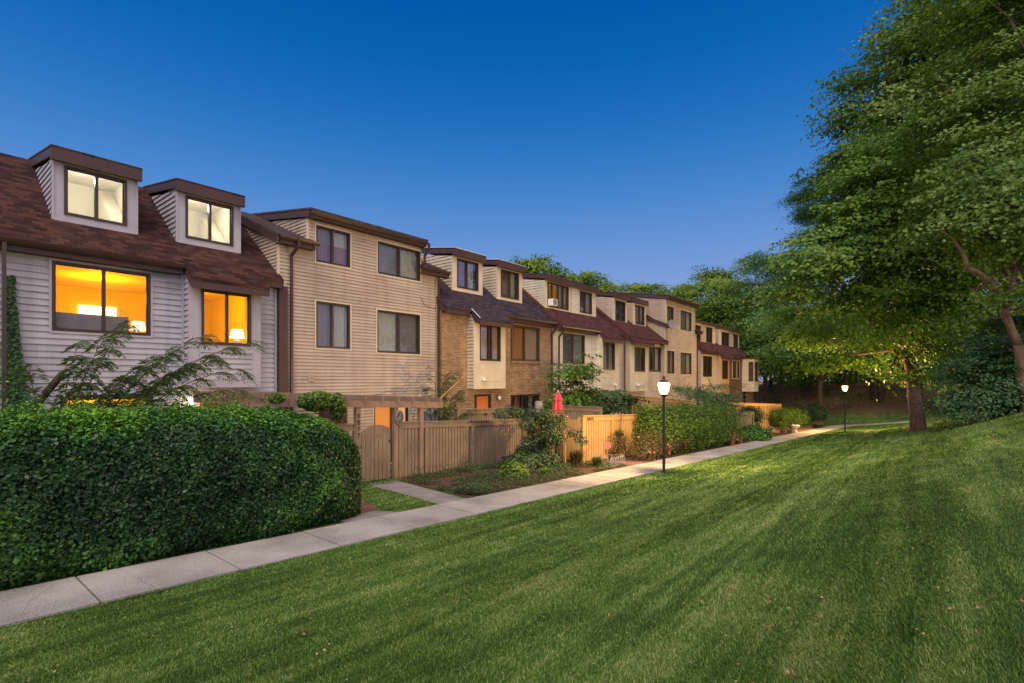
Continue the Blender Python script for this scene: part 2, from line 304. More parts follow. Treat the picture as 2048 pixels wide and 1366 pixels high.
def grassm(name, blades=False):
    m, t, N, L, P = nm(name); tc = N.new('ShaderNodeTexCoord')
    mp = N.new('ShaderNodeMapping'); mp.inputs['Rotation'].default_value = (0, 0, math.radians(3)); mp.inputs['Scale'].default_value = (4.2, .26, 1); L(tc.outputs['Object'], mp.inputs[0])
    n1 = N.new('ShaderNodeTexNoise'); n1.inputs['Scale'].default_value = 1; n1.inputs['Detail'].default_value = 6; n1.inputs['Roughness'].default_value = .65; L(mp.outputs[0], n1.inputs['Vector'])
    n2 = N.new('ShaderNodeTexNoise'); n2.inputs['Scale'].default_value = .8; n2.inputs['Detail'].default_value = 8; n2.inputs['Roughness'].default_value = .75; L(tc.outputs['Object'], n2.inputs['Vector'])
    a = N.new('ShaderNodeMath'); a.operation = 'MULTIPLY_ADD'; a.inputs[1].default_value = .55; L(n1.outputs['Fac'], a.inputs[0])
    b = N.new('ShaderNodeMath'); b.operation = 'MULTIPLY'; b.inputs[1].default_value = .45; L(n2.outputs['Fac'], b.inputs[0]); L(b.outputs[0], a.inputs[2])
    k = .75 if not blades else 1
    r = rampn(N, [(.35, (.036 * k, .070 * k, .013 * k)), (.45, (.060 * k, .128 * k, .019 * k)), (.52, (.098 * k, .195 * k, .029 * k)), (.58, (.16 * k, .275 * k, .047 * k)), (.69, (.34 * k, .33 * k, .14 * k))])
    src = a
    if blades:
        at = N.new('ShaderNodeAttribute'); at.attribute_name = 'rnd'
        c = N.new('ShaderNodeMath'); c.operation = 'MULTIPLY_ADD'; c.inputs[1].default_value = .22; L(at.outputs['Fac'], c.inputs[0])
        d = N.new('ShaderNodeMath'); d.operation = 'ADD'; d.inputs[1].default_value = -.11; L(a.outputs[0], d.inputs[0]); L(d.outputs[0], c.inputs[2]); src = c
        P.inputs['Roughness'].default_value = .5
    else:
        n3 = N.new('ShaderNodeTexNoise'); n3.inputs['Scale'].default_value = 28; n3.inputs['Detail'].default_value = 6; L(tc.outputs['Object'], n3.inputs['Vector'])
        c = N.new('ShaderNodeMath'); c.operation = 'MULTIPLY_ADD'; c.inputs[1].default_value = .35; L(n3.outputs['Fac'], c.inputs[0])
        d = N.new('ShaderNodeMath'); d.operation = 'ADD'; d.inputs[1].default_value = -.175; L(a.outputs[0], d.inputs[0]); L(d.outputs[0], c.inputs[2]); src = c
        bp = N.new('ShaderNodeBump'); bp.inputs['Strength'].default_value = 1; bp.inputs['Distance'].default_value = .06; L(n3.outputs['Fac'], bp.inputs['Height']); L(bp.outputs[0], P.inputs['Normal'])
        P.inputs['Roughness'].default_value = .95
    L(src.outputs[0], r.inputs[0])
    if blades: L(r.outputs[0], P.inputs['Base Color'])
    else:   # leaf litter and bare soil on the wooded bank at the far end
        sp = N.new('ShaderNodeSeparateXYZ'); L(tc.outputs['Object'], sp.inputs[0])
        ny = N.new('ShaderNodeMath'); ny.operation = 'MULTIPLY_ADD'; ny.inputs[1].default_value = 16; L(n2.outputs['Fac'], ny.inputs[0]); L(sp.outputs['Y'], ny.inputs[2])
        mr_ = N.new('ShaderNodeMapRange'); mr_.inputs['From Min'].default_value = 70; mr_.inputs['From Max'].default_value = 74; L(ny.outputs[0], mr_.inputs['Value'])
        lr = rampn(N, [(.35, (.13, .075, .04)), (.5, (.28, .17, .085)), (.66, (.30, .27, .12))]); L(n3.outputs['Fac'], lr.inputs[0])
        mx = N.new('ShaderNodeMix'); mx.data_type = 'RGBA'; L(mr_.outputs[0], mx.inputs['Factor']); L(r.outputs[0], mx.inputs['A']); L(lr.outputs[0], mx.inputs['B']); L(mx.outputs['Result'], P.inputs['Base Color'])
    P.inputs['Specular IOR Level'].default_value = .25
    return m
M['lawn'] = grassm('lawn'); M['blade'] = grassm('grass blades', True)
M['mulch'] = plain('mulch', (.085, .045, .028), .95, .5, 14, bump=1)
M['mulch_red'] = plain('red mulch', (.20, .075, .03), .95, .4, 14, bump=1)
g = lambda a, b, c: [(.1, a), (.45, b), (.85, c)]
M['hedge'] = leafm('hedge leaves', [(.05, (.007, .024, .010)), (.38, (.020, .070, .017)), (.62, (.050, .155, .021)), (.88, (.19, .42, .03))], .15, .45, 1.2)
M['maple'] = leafm('maple leaves', g((0.05424, 0.1331, 0.01697), (0.1162, 0.2355, 0.02545), (0.2712, 0.3889, 0.04241)), .25, .5, .35)
M['maple_b'] = leafm('broad leaves', g((0.04899, 0.1088, 0.01742), (0.1049, 0.1931, 0.02612), (0.21, 0.2984, 0.04354)), .25, .5, .35)
M['pine'] = leafm('pine needles', g((0.03415, 0.1044, 0.02869), (0.06641, 0.1708, 0.0436), (0.1518, 0.2656, 0.06885)), .1, .6, .5)
M['spruce'] = leafm('dark evergreen leaves', g((0.02122, 0.0663, 0.02574), (0.0389, 0.1077, 0.03744), (0.0884, 0.1822, 0.0585)), .1, .5, .7)
M['bgleaf'] = leafm('far leaves', g((0.05967, 0.1422, 0.018), (0.1392, 0.2516, 0.03), (0.3182, 0.4155, 0.0525)), .2, .6, .12)
M['bgpine'] = leafm('far pine needles', g((0.04734, 0.1347, 0.0326), (0.09469, 0.2245, 0.05267), (0.1894, 0.3368, 0.08778)), .1, .6, .15)
M['fern'] = leafm('fine leaflets', g((.03, .07, .02), (.06, .11, .03), (.11, .16, .05)), .3, .5, 1)
M['shrub'] = leafm('shrub leaves', g((0.03, 0.077, 0.012), (0.0675, 0.14, 0.018), (0.165, 0.252, 0.03)), .2, .5, 1.5)
M['rose'] = leafm('rose leaves', g((.02, .05, .018), (.045, .095, .032), (.10, .15, .06)), .2, .5, 1.5)
M['dry'] = leafm('dry leaves', g((.05, .035, .015), (.10, .07, .03), (.16, .15, .05)), .2, .6, 2)
M['litter'] = leafm('leaf litter', g((.12, .07, .04), (.26, .15, .075), (.40, .29, .14)), .1, .8, .3)
M['lime'] = leafm('lime leaves', g((.06, .12, .015), (.12, .2, .02), (.22, .30, .05)), .3, .5, 2)
M['pinkfl'] = leafm('pink petals', g((.5, .05, .08), (.65, .08, .14), (.75, .25, .3)), .3, .6, 2)
M['redfl'] = leafm('red petals', g((.45, .02, .02), (.6, .03, .03), (.7, .08, .06)), .3, .6, 2)
M['whitefl'] = leafm('white petals', g((.6, .6, .55), (.7, .7, .65), (.8, .8, .75)), .3, .6, 2)
def lampglass():
    m, t, N, L, P = nm('lamp globe'); N.remove(P); e = N.new('ShaderNodeEmission'); e.inputs[0].default_value = (1, .66, .28, 1); e.inputs[1].default_value = 9
    tr = N.new('ShaderNodeBsdfTransparent'); mx = N.new('ShaderNodeMixShader'); mx.inputs[0].default_value = .3; L(tr.outputs[0], mx.inputs[1]); L(e.outputs[0], mx.inputs[2]); L(mx.outputs[0], N['Material Output'].inputs['Surface']); return m
M['lamp_on'] = lampglass()

# ------------------------------------------------------------------ terrain
def sstep(t): t = np.clip(t, 0, 1); return t * t * (3 - 2 * t)
def zs(y): return -2.55 - .0324 * np.minimum(y, 52)
def xn(y): return -7.44 + .038 * y
def xf(y): return -8.64 + .038 * y
def gz(x, y):
    x = np.asarray(x, float); y = np.asarray(y, float)
    base = zs(y); d = np.maximum(0, x - xn(y)); e = np.maximum(0, xf(y) - x)
    dc = np.minimum(d, 10.4)
    r = .04 * dc + .0190 * dc * dc - np.minimum(np.maximum(0, d - 10.4), 25) * .03
    r = r + .012 * np.maximum(0, dc - 7.6) ** 2
    r *= 1 - .35 * sstep((y - 42) / 25) * sstep((4 - x) / 8)
    z = base + r - np.minimum(.062 * e, .36)
    b = np.maximum(0, y - (58 + np.maximum(0, -9 - x) * .55))
    bb = np.minimum(b, 22); z = z + .05 * bb + .0045 * bb * bb
    return z
def gzf(x, y): return float(gz(x, y))
xs_ = np.concatenate([np.arange(-140, -20, 6.), np.arange(-20, 14, .4), np.arange(14, 140, 6.)])
ys_ = np.concatenate([np.arange(-40, -4, 4.), np.arange(-4, 40, .4), np.arange(40, 100, 1.), np.arange(100, 320, 12.)])
X, Y = np.meshgrid(xs_, ys_, indexing='ij'); Z = gz(X, Y)
und = np.array([mnoise.noise(Vector((a * .35, b * .12, 0))) for a, b in zip(X.ravel(), Y.ravel())]).reshape(X.shape)
Z += und * .10 * sstep((X - xn(Y)) / 3)
def gzu(x, y):
    return gzf(x, y) + mnoise.noise(Vector((x * .35, y * .12, 0))) * .10 * float(sstep((x - xn(y)) / 3))
ni, nj = X.shape; I = np.arange(ni * nj).reshape(ni, nj)
F = np.stack([I[:-1, :-1], I[1:, :-1], I[1:, 1:], I[:-1, 1:]], -1).reshape(-1, 4)
meta(npmesh('ground', np.stack([X, Y, Z], -1).reshape(-1, 3), F, M['lawn'], smooth=True), kind='structure')
def strip(name, A, B, dz, mat, kind='structure', thick=.06, **k):
    """draped ribbon between polylines A and B (lists of xy), with an edge skirt"""
    mb = MB(); n = len(A); P = []
    for (a, b) in zip(A, B):
        zb = [zs(a[1]) + dz if k.get('flat') else gzf(*a) + dz, zs(b[1]) + dz if k.get('flat') else gzf(*b) + dz]
        P.append(((a[0], a[1], zb[0]), (b[0], b[1], zb[1])))
    lo = lambda p: (p[0], p[1], p[2] - thick - dz)
    for (a, b), (c, d) in zip(P, P[1:]):
        mb.poly([a, b, d, c]); mb.poly([lo(a), a, c, lo(c)]); mb.poly([b, lo(b), lo(d), d])
    mb.poly([P[0][0], lo(P[0][0]), lo(P[0][1]), P[0][1]]); mb.poly([P[-1][1], lo(P[-1][1]), lo(P[-1][0]), P[-1][0]])
    o = mb.build(name, mat)
    if kind: meta(o, kind=kind)
    return o
# sidewalk: concrete slabs with joints
mb = MB(); y = -6.; path = []
def slab(mb, a, b, c, d, top, lo_=.12):
    pts = [(p[0], p[1], zs(p[1]) + top) for p in (a, b, c, d)]
    mb.extr(pts, (0, 0, -lo_))
while y < 51:
    y2 = y + 1.52
    slab(mb, (xn(y + .012), y + .012), (xf(y + .012), y + .012), (xf(y2 - .012), y2 - .012), (xn(y2 - .012), y2 - .012), .03 + random.uniform(-.004, .004)); y = y2
cx_, cy_ = xn(y) + 4.5, y
for k in range(16):   # the far end bends away to the right
    a0, a1 = math.radians(180 - k * 6), math.radians(180 - (k + 1) * 6)
    q = [(cx_ + 4.5 * math.cos(a0), cy_ + 4.5 * math.sin(a0)), (cx_ + 5.7 * math.cos(a0), cy_ + 5.7 * math.sin(a0)), (cx_ + 5.7 * math.cos(a1), cy_ + 5.7 * math.sin(a1)), (cx_ + 4.5 * math.cos(a1), cy_ + 4.5 * math.sin(a1))]
    mb.extr([(p[0], p[1], gzf(p[0], p[1]) + .05) for p in q], (0, 0, -.3))
meta(mb.build('sidewalk', M['concrete']), kind='structure')
def line(p, q, n): return [(p[0] + (q[0] - p[0]) * i / (n - 1), p[1] + (q[1] - p[1]) * i / (n - 1)) for i in range(n)]
def wob(P, a=.1): return [(x + random.uniform(-a, a), y + random.uniform(-a, a)) for x, y in P]
# walkway of slabs to the first gate, flagstones and a red slab by the hedge
strip('gate_path', wob(line((-8.36, 7.8), (-12.8, 9.0), 8), .03), wob(line((-8.34, 8.6), (-12.8, 10.0), 8), .03), .018, M['stone'])
meta(strip('flagstone', line((-8.42, 5.5), (-8.95, 5.6), 3), line((-8.40, 6.75), (-9.0, 6.55), 3), .020, M['stone'], None), 'pale cracked flagstone lying against the pavement beside the hedge end', 'paving slab')
meta(strip('stone_slab', line((-9.1, 6.0), (-10.3, 6.1), 3), line((-9.15, 6.75), (-10.25, 7.1), 3), .022, M['redstone'], None), 'dull red stone slab in the grass behind the flagstone', 'paving slab')
strip('flower_bed', wob(line((-8.36, 8.75), (-8.02, 16.6), 16), .05), line((-12.9, 10.15), (-12.9, 16.6), 16), .02, M['mulch'])
strip('brick_path', line((-7.85, 16.9), (-10.3, 16.9), 5), line((-7.8, 18.1), (-10.2, 18.1), 5), .022, M['redstone'])
strip('rose_bed', wob(line((xf(18.3) - .03, 18.3), (xf(33) - .03, 33), 20), .05), line((-11, 18.3), (-11, 33), 20), .02, M['mulch'])
strip('mulch_bed', wob(line((xf(33.2) - .03, 33.2), (xf(39) - .03, 39), 8), .05), line((-10.5, 33.2), (-10.5, 39), 8), .02, M['mulch'])
strip('red_mulch_bed', wob(line((xf(40.2) - .1, 40.2), (xf(50) - .1, 50), 10), .08), line((-10.2, 40.2), (-9.6, 50), 10), .03, M['mulch_red'])
# grass blades
def blades(n, tmin, tmax, umax):
    t = np.exp(RNG.uniform(math.log(tmin), math.log(tmax), n)); u = RNG.uniform(-umax, umax, n)
    return t * (-.6285 + .7778 * u), t * (.7778 + .6285 * u), t
bx, by, bt = blades(1250000, 1.7, 36, 1.35)
on = ((bx > xn(by) - .05 + .03 * np.sin(by * 5.3) + .025 * np.sin(by * 13) + .02 * np.sin(by * 31)) | ((bx < xf(by) + .03) & (bx > -12.6) & (by > 6.2) & (by < 7.85 + (-8.34 - bx) * .26) & ~((bx > -9.0) & (by < 6.7)) & ~((bx > -10.3) & (bx < -9.1) & (by < 7.05))) | ((bx < xf(by)) & (bx > -9.7) & (by > 38.4) & (by < 40.2))) & (by < 60)
bx, by, bt = bx[on], by[on], bt[on]
n = len(bx); bz = gz(bx, by)
uu = np.array([mnoise.noise(Vector((a * .35, b * .12, 0))) for a, b in zip(bx, by)])
bz = bz + uu * .10 * sstep((bx - xn(by)) / 3) - .004
ang = RNG.uniform(0, 6.283, n); wd = .0026 * np.maximum(1, bt / 2.2); hh = RNG.uniform(.012, .032, n) * np.minimum(2.0, np.maximum(1, (bt / 7) ** .5))
strp = np.sin(bx * 2.3 - by * .10 + uu * 2)
lean = RNG.normal(0, .45, (n, 2)) + np.stack([strp * .10, strp * .34], 1)
base = np.stack([bx, by, bz], 1); sdv = np.stack([np.cos(ang), np.sin(ang), np.zeros(n)], 1) * wd[:, None]
tip = base + np.stack([lean[:, 0] * hh, lean[:, 1] * hh, hh], 1)
V = np.stack([base - sdv, base + sdv, tip], 1).reshape(-1, 3)
meta(npmesh('lawn_grass', V, np.arange(3 * n).reshape(n, 3), M['blade'], rnd=np.repeat(RNG.random(n), 3)), 'short mown green lawn grass', 'grass', kind='stuff')
# fallen leaves on the lawn
k = 900; t = np.exp(RNG.uniform(math.log(2.5), math.log(30), k)); u = RNG.uniform(-1.2, 1.2, k); fx, fy = t * (-.6285 + .7778 * u), t * (.7778 + .6285 * u)
on = fx > xn(fy) + .1; fx, fy = fx[on], fy[on]; fz = np.array([gzu(a, b) for a, b in zip(fx, fy)]) + .045
meta(leaves('fallen_leaves', np.stack([fx, fy, fz], 1), np.stack([RNG.normal(0, .4, len(fx)), RNG.normal(0, .4, len(fx)), np.ones(len(fx))], 1), RNG.uniform(.012, .028, len(fx)), plain('dead leaf', (.35, .2, .1), .8, .6, 3), aspect=.7), 'dry fallen leaves scattered over the lawn', 'leaves', kind='stuff')

# ------------------------------------------------------------------ house parts
def clip(P, ax, lim, keep_ge):
    out = []
    for i in range(len(P)):
        a, b = P[i], P[(i + 1) % len(P)]; ia = (a[ax] >= lim - 1e-9) if keep_ge else (a[ax] <= lim + 1e-9); ib = (b[ax] >= lim - 1e-9) if keep_ge else (b[ax] <= lim + 1e-9)
        if ia: out.append(a)
        if ia != ib and abs(b[ax] - a[ax]) > 1e-12:
            t = (lim - a[ax]) / (b[ax] - a[ax]); out.append((a[0] + t * (b[0] - a[0]), a[1] + t * (b[1] - a[1])))
    return out
def lap(mb, O, H, Nv, poly, holes=(), course=.15, depth=.030, m=0):
    O, H, Nv = Vector(O), Vector(H), Vector(Nv); Zv = Vector((0, 0, 1))
    z0 = min(p[1] for p in poly); z1 = max(p[1] for p in poly); zc = z0
    while zc < z1 - 1e-6:
        ze_ = min(zc + course, z1); cuts = sorted({zc, ze_} | {h for hh in holes for h in hh[2:] if zc < h < ze_})
        for a, b in zip(cuts, cuts[1:]):
            if b - a < 1e-4: continue
            q = clip(clip(poly, 1, a, True), 1, b, False)
            if len(q) < 3: continue
            hs = sorted([(h[0], h[1]) for h in holes if h[2] < b - 1e-6 and h[3] > a + 1e-6])
            lo = min(p[0] for p in q); hi = max(p[0] for p in q); segs = []; cur = lo
            for h0, h1 in hs:
                if h0 > cur: segs.append((cur, h0))
                cur = max(cur, h1)
            if cur < hi: segs.append((cur, hi))
            for s0, s1 in segs:
                r = q if not hs else clip(clip(q, 0, s0, True), 0, s1, False)
                if len(r) < 3: continue
                mb.poly([O + H * p[0] + Zv * p[1] + Nv * (depth * (1 - (p[1] - zc) / course)) for p in r], m)
                if depth and a == zc:
                    e = [p[0] for p in r if abs(p[1] - a) < 1e-6]
                    if len(e) >= 2:
                        e0, e1 = min(e), max(e)
                        mb.poly([O + H * e0 + Zv * a, O + H * e1 + Zv * a, O + H * e1 + Zv * a + Nv * depth, O + H * e0 + Zv * a + Nv * depth], m)
        zc = ze_
def rect(h0, h1, z0, z1): return [(h0, z0), (h1, z0), (h1, z1), (h0, z1)]
def ring(mb, x0, x1, y0, y1, z0, z1, wd, m=0):
    mb.box(x0, x1, y0, y1, z1 - wd, z1, m); mb.box(x0, x1, y0, y1, z0, z0 + wd, m)
    mb.box(x0, x1, y0, y0 + wd, z0 + wd, z1 - wd, m); mb.box(x0, x1, y1 - wd, y1, z0 + wd, z1 - wd, m)
def window(house, x, y0, y1, z0, z1, curt=None, mull=(.5,), trim='trim_cream', glass='glass', tw=.05, label=None):
    mb = MB()
    if trim: ring(mb, x - .02, x + .035, y0 - tw, y1 + tw, z0 - tw, z1 + tw, tw, 1)
    ring(mb, x - .11, x + .025, y0, y1, z0, z1, .055, 0)
    for f in mull:
        yc = y0 + (y1 - y0) * f; mb.box(x - .08, x + .012, yc - .035, yc + .035, z0 + .055, z1 - .055)
    ed = [0] + list(mull) + [1]
    for k, (a, b) in enumerate(zip(ed, ed[1:])):   # inner sash frames, one track behind the other
        xx = x - .03 - .025 * (k % 2); ya = y0 + .055 + (y1 - y0 - .11) * a; yb = y0 + .055 + (y1 - y0 - .11) * b
        ring(mb, xx - .02, xx, ya, yb, z0 + .056, z1 - .056, .028, 0)
    fr = mb.build('window', [M['frame'], M[trim] if trim else M['frame']], house)
    if label: fr['label'] = label
    pb = MB(); pb.box(x - .062, x - .058, y0 + .05, y1 - .05, z0 + .05, z1 - .05); pb.build('pane', M[glass], fr)
    for c in (curt or ()):
        cb = MB(); ya, yb = y0 + .04 + (y1 - y0 - .08) * c[0], y0 + .04 + (y1 - y0 - .08) * c[1]; za, zb_ = (z0 + .04, z1 - .03) if len(c) < 4 else (z0 + (z1 - z0) * c[3], z0 + (z1 - z0) * c[4])
        n = max(2, int((yb - ya) / .05)); fold = 0 if c[2] in ('dark', 'greyb') else .018
        P = [(x - .15 + fold * math.sin(i * 2.1 + ya * 7), ya + (yb - ya) * i / n) for i in range(n + 1)]
        for p, q in zip(P, P[1:]): cb.poly([(p[0], p[1], za), (q[0], q[1], za), (q[0], q[1], zb_), (p[0], p[1], zb_)])
        cb.box(x - .20, x - .185, ya - .02, yb + .02, za - .02, zb_ + .02); cb.build('blind' if c[2] in ('blind', 'greyb', 'dark') else 'curtain', M[c[2]], fr)  # dark panels are near-black sheets painted as the unlit room, not blinds
    return fr
def roofslab(mb, y0, y1, xe, ze, xt, zt, th=.10, m=0):
    mb.extr([(xe, y0, ze), (xe, y1, ze), (xt, y1, zt), (xt, y0, zt)], (0, 0, -th), m)
def downspout(house, x, y, ztop, zbot, kick=0, wallx=None):
    mb = MB(); wx = wallx if wallx is not None else x
    if wx != x:
        mb.box(x - .04, x + .04, y + kick - .035, y + kick + .035, ztop - .25, ztop)
        mb.bar((x, y + kick, ztop - .22), (wx, y, ztop - .5), .07, .08, (0, 1, 0)); mb.box(wx - .04, wx + .04, y - .035, y + .035, zbot, ztop - .48)
    else: mb.box(x - .04, x + .04, y - .035, y + .035, zbot, ztop)
    return mb.build('downspout', M['gutter'], house)
def gutter(house, x, y0, y1, z):
    mb = MB(); pr = [(0, 0), (0, -.10), (.06, -.12), (.10, -.06), (.12, 0), (.105, 0), (.088, -.05), (.055, -.10), (.012, -.085), (.012, 0)]
    mb.extr([(x + a, y0, z + b) for a, b in pr], (0, y1 - y0, 0)); return mb.build('gutter', M['gutter'], house)
def cheek(mb, y, xf_, zb, zt, drop, course, sgn=-1, m=0):
    """dormer side: vertical front edge, slopes back to meet the main roof"""
    L_ = (zt - zb) / (.81 - .153)
    lap(mb, (0, y, 0), (1, 0, 0), (0, sgn, 0), [(xf_, zb - .02), (xf_, zt), (xf_ - L_, zt + .153 * L_)], (), course, .034, m)
def dormer(house, y0, y1, xf_, zb, zt, wins, roofm, wallm, trimm, fas=.33, course=.15, front='flat', edge=None, flap=None):
    holes = [(a, b, c, d) for a, b, c, d, *_ in wins]
    mb = MB(); lap(mb, (xf_, 0, 0), (0, 1, 0), (1, 0, 0), rect(y0, y1, zb - .03, zt + .05), holes + ([(flap[0], flap[1], zb, zt)] if flap else []), 10, 0, 1)
    if flap: lap(mb, (xf_, 0, 0), (0, 1, 0), (1, 0, 0), rect(flap[0], flap[1], zb, zt + .02), (), course, .034, 0)
    for y, s in ((y0, -1), (y1, 1)):
        cheek(mb, y, xf_, zb, zt, 0, course, s)
        mb.box(xf_ - .09, xf_ + .022, y - .02 if s < 0 else y - .02, y + .02, zb - .02, zt, 1)
    mb.box(xf_ - .02, xf_ + .02, y0 + .021, y1 - .021, zb - .06, zb + .05, 1)
    d = mb.build('dormer', [M[wallm], M[trimm]], house)
    rb = MB(); L_ = (zt + fas - zb) / (.81 - .153) + .1; o = .22
    rb.extr([(xf_ + o, y0 - .07, zt + fas), (xf_ + o, y1 + .07, zt + fas), (xf_ - L_, y1 + .07, zt + fas + .153 * (L_ + o)), (xf_ - L_, y0 - .07, zt + fas + .153 * (L_ + o))], (0, 0, -.05)); rb.build('dormer_roof', M[roofm], d)
    fb = MB(); z1 = zt + fas - .05
    fb.box(xf_ + o - .12, xf_ + o - .004, y0 - .066, y1 + .066, zt - .02, z1)
    for ya in (y0 - .065, y1 + .025): fb.extr([(xf_ + o - .122, ya, z1), (xf_ - L_, ya, z1 + .153 * (L_ + o - .12)), (xf_ - L_, ya, z1 - .2 + .153 * (L_ + o - .12)), (xf_ + o - .122, ya, z1 - .2)], (0, .04, 0))
    fb.box(xf_ - .02, xf_ + o - .125, y0 - .02, y1 + .02, zt + .05, zt + .065); fb.build('fascia', M['brown'], d)
    if edge:
        eb = MB(); eb.box(xf_ + o - .1, xf_ + o + .006, y0 - .08, y1 + .08, zt + fas + .001, zt + fas + .02)
        eb.extr([(xf_ + o, y0 - .08, zt + fas + .002), (xf_ - L_, y0 - .08, zt + fas + .153 * (L_ + o) + .002), (xf_ - L_, y0 - .08, zt + fas + .153 * (L_ + o) + .022), (xf_ + o, y0 - .08, zt + fas + .022)], (0, .03, 0)); eb.build('drip_edge', M[edge], d)
    for a, b, c, e, cu, ml in wins: window(house, xf_, a, b, c, e, cu, ml, None if front == 'flat' else trimm)
    return d
def main_roof(house, y0, y1, D, ze, dorms, mat, ext=None, oh=.3, pitch=.81, run=3.4):
    """steep front slope, opened below each dormer, and a long back slope"""
    xe = -(D - oh); xt = -(D + run); zt = ze + pitch * (run + oh); mb = MB()
    cuts = sorted({y0, y1} | {v for d in dorms for v in (max(y0, d[0]), min(y1, d[1]))})
    for a, b in zip(cuts, cuts[1:]):
        dm = [d for d in dorms if d[0] <= a + 1e-6 and d[1] >= b - 1e-6]
        if dm: xs2 = dm[0][2] - .03; roofslab(mb, a, b, xe, ze, xs2, ze + pitch * (xe - xs2))
        else: roofslab(mb, a, b, xe, ze, xt, zt)
    mb.extr([(xt, y0, zt), (xt, y1, zt), (-(D + 9.4), y1, ze), (-(D + 9.4), y0, ze)], (0, 0, -.1))
    rf = mb.build('roof', M[mat], house)
    fb = MB()
    for a, b in (ext or [(y0, y1)]):
        fb.box(xe - .06, xe - .02, a + .01, b - .01, ze - .27, ze - .06); fb.box(-D, xe - .06, a + .01, b - .01, ze - .27, ze - .25)
    for ya in (y0 + .002, y1 - .042): fb.extr([(xe - .02, ya, ze - .105), (xt, ya, zt - .105), (xt, ya, zt - .3), (xe - .02, ya, ze - .3)], (0, .04, 0))
    fb.build('fascia', M['brown'], rf)
    return rf
def bay(house, D, y0, y1, zb, ze, win_, prot, wallm, trimm, roofm, cu, ml, panel='lap', course=.15, hole=False, ro=None, edge=None, fz=.27):
    """boxed window bay hung on the first floor, under its own strip of roof"""
    xb = -(D - prot); mb = MB(); wy0, wy1, wz0, wz1 = win_; zt = ze - .81 * (prot - .3) - .12
    hs = [(wy0, wy1, wz0, wz1)]
    if panel == 'lap': hs.append((wy0 - .02, wy1 + .02, zb + .20, wz0 - .2))
    lap(mb, (xb, 0, 0), (0, 1, 0), (1, 0, 0), rect(y0, y1, zb, zt), hs, 10, 0, 1)
    if panel == 'lap':
        lap(mb, (xb - .02, 0, 0), (0, 1, 0), (1, 0, 0), rect(wy0 - .02, wy1 + .02, zb + .20, wz0 - .2), (), course, .034, 0); ring(mb, xb - .02, xb + .01, wy0 - .05, wy1 + .05, zb + .17, wz0 - .17, .032, 1)
    else:
        for z in ((zb + .28, wz0 - .12) if panel == 'flat' else (zb + .32, (zb + wz0) / 2 + .1, wz0 - .12)): mb.box(xb, xb + .012, wy0, wy1, z, z + .025, 2)
    for y, s in ((y0, -1), (y1, 1)):
        lap(mb, (0, y, 0), (1, 0, 0), (0, s, 0), rect(-D, xb, zb, zt), (), course, .034, 0); mb.box(xb - .05, xb + .014, y - .018, y + .018, zb, zt, 1)
    for ya, yb in ((y0 + .02, wy0 - .06), (wy1 + .06, y1 - .02)): mb.box(xb, xb + .012, ya, yb, zb + .02, zt, 1)
    mb.box(-D, xb + .016, y0 - .01, y1 + .01, zb - .05, zb, 1)
    o = mb.build('bay', [M[wallm], M[trimm], M['trim_tan']], house)
    xe = -(D - .3); xr = -(D - prot - .42); zr = ze - .81 * (xr - xe); ra, rb_ = ro or (y0 - .06, y1 + .10)
    r = MB(); r.extr([(xr, ra, zr + .01), (xr, rb_, zr + .01), (xe - .3, rb_, ze + .253), (xe - .3, ra, ze + .253)], (0, 0, -.09)); br = r.build('bay_roof', M[roofm], o)
    f = MB(); f.box(xr - .05, xr - .012, ra + .004, rb_ - .004, zr - fz, zr - .07)
    for ya in (ra + .006, rb_ - .044): f.extr([(xr - .052, ya, zr - .05), (xe - .01, ya, ze - .03), (xe - .01, ya, ze - .30), (xr - .052, ya, zr - fz)], (0, .038, 0))
    f.build('fascia', M['brown'], br)
    if edge:
        e = MB(); e.extr([(xr, ra - .012, zr + .016), (xe, ra - .012, ze + .036), (xe, ra - .012, ze + .062), (xr, ra - .012, zr + .042)], (0, .035, 0)); e.build('drip_edge', M[edge], br)
    window(house, xb, wy0, wy1, wz0, wz1, cu, ml, None, 'glass' if cu else 'glass_clear')
    return o
def shell(house, D, y0, y1, zg, ze, holes, mat, course, sides=(), lapd=.030, foundation=True, mat2=None):
    mb = MB(); lap(mb, (-D, 0, 0), (0, 1, 0), (1, 0, 0), rect(y0, y1, zg, ze - .1), holes, course, lapd)
    zt = ze + .81 * 3.4
    for y, s in sides: lap(mb, (0, y, 0), (1, 0, 0), (0, s, 0), [(-D, zg), (-D, ze - .1), (-D - 3.5, zt - .15), (-D - 9, ze - .1), (-D - 9, zg)], (), course if lapd else 20, lapd)
    rb_ = MB(); rb_.box(-D - 9, -D - 8.9, y0, y1, zg, ze - .1); rb_.build('rear_wall', mat, house)
    return mb.build('wall', mat, house)
def room(house, x0, x1, y0, y1, z0, z1, mat, name='room'):
    mb = MB(); mb.poly([(x1, y0, z0), (x1, y1, z0), (x1, y1, z1), (x1, y0, z1)]); mb.poly([(x0, y0, z0), (x1, y0, z0), (x1, y0, z1), (x0, y0, z1)]); mb.poly([(x0, y1, z0), (x1, y1, z0), (x1, y1, z1), (x0, y1, z1)])
    mb.poly([(x0, y0, z1), (x1, y0, z1), (x1, y1, z1), (x0, y1, z1)]); mb.poly([(x0, y0, z0), (x1, y0, z0), (x1, y1, z0), (x0, y1, z0)])
    return mb.build(name, mat, house)
def plight(name, loc, power, color, r, parent=None):
    d = bpy.data.lights.new(name, 'POINT'); d.energy = power; d.color = color; d.shadow_soft_size = r
    o = bpy.data.objects.new(name, d); COL.objects.link(o)
    if parent is not None: o.parent = parent; o.location = Vector(loc) - ORI[parent.name]
    else: o.location = loc
    return o
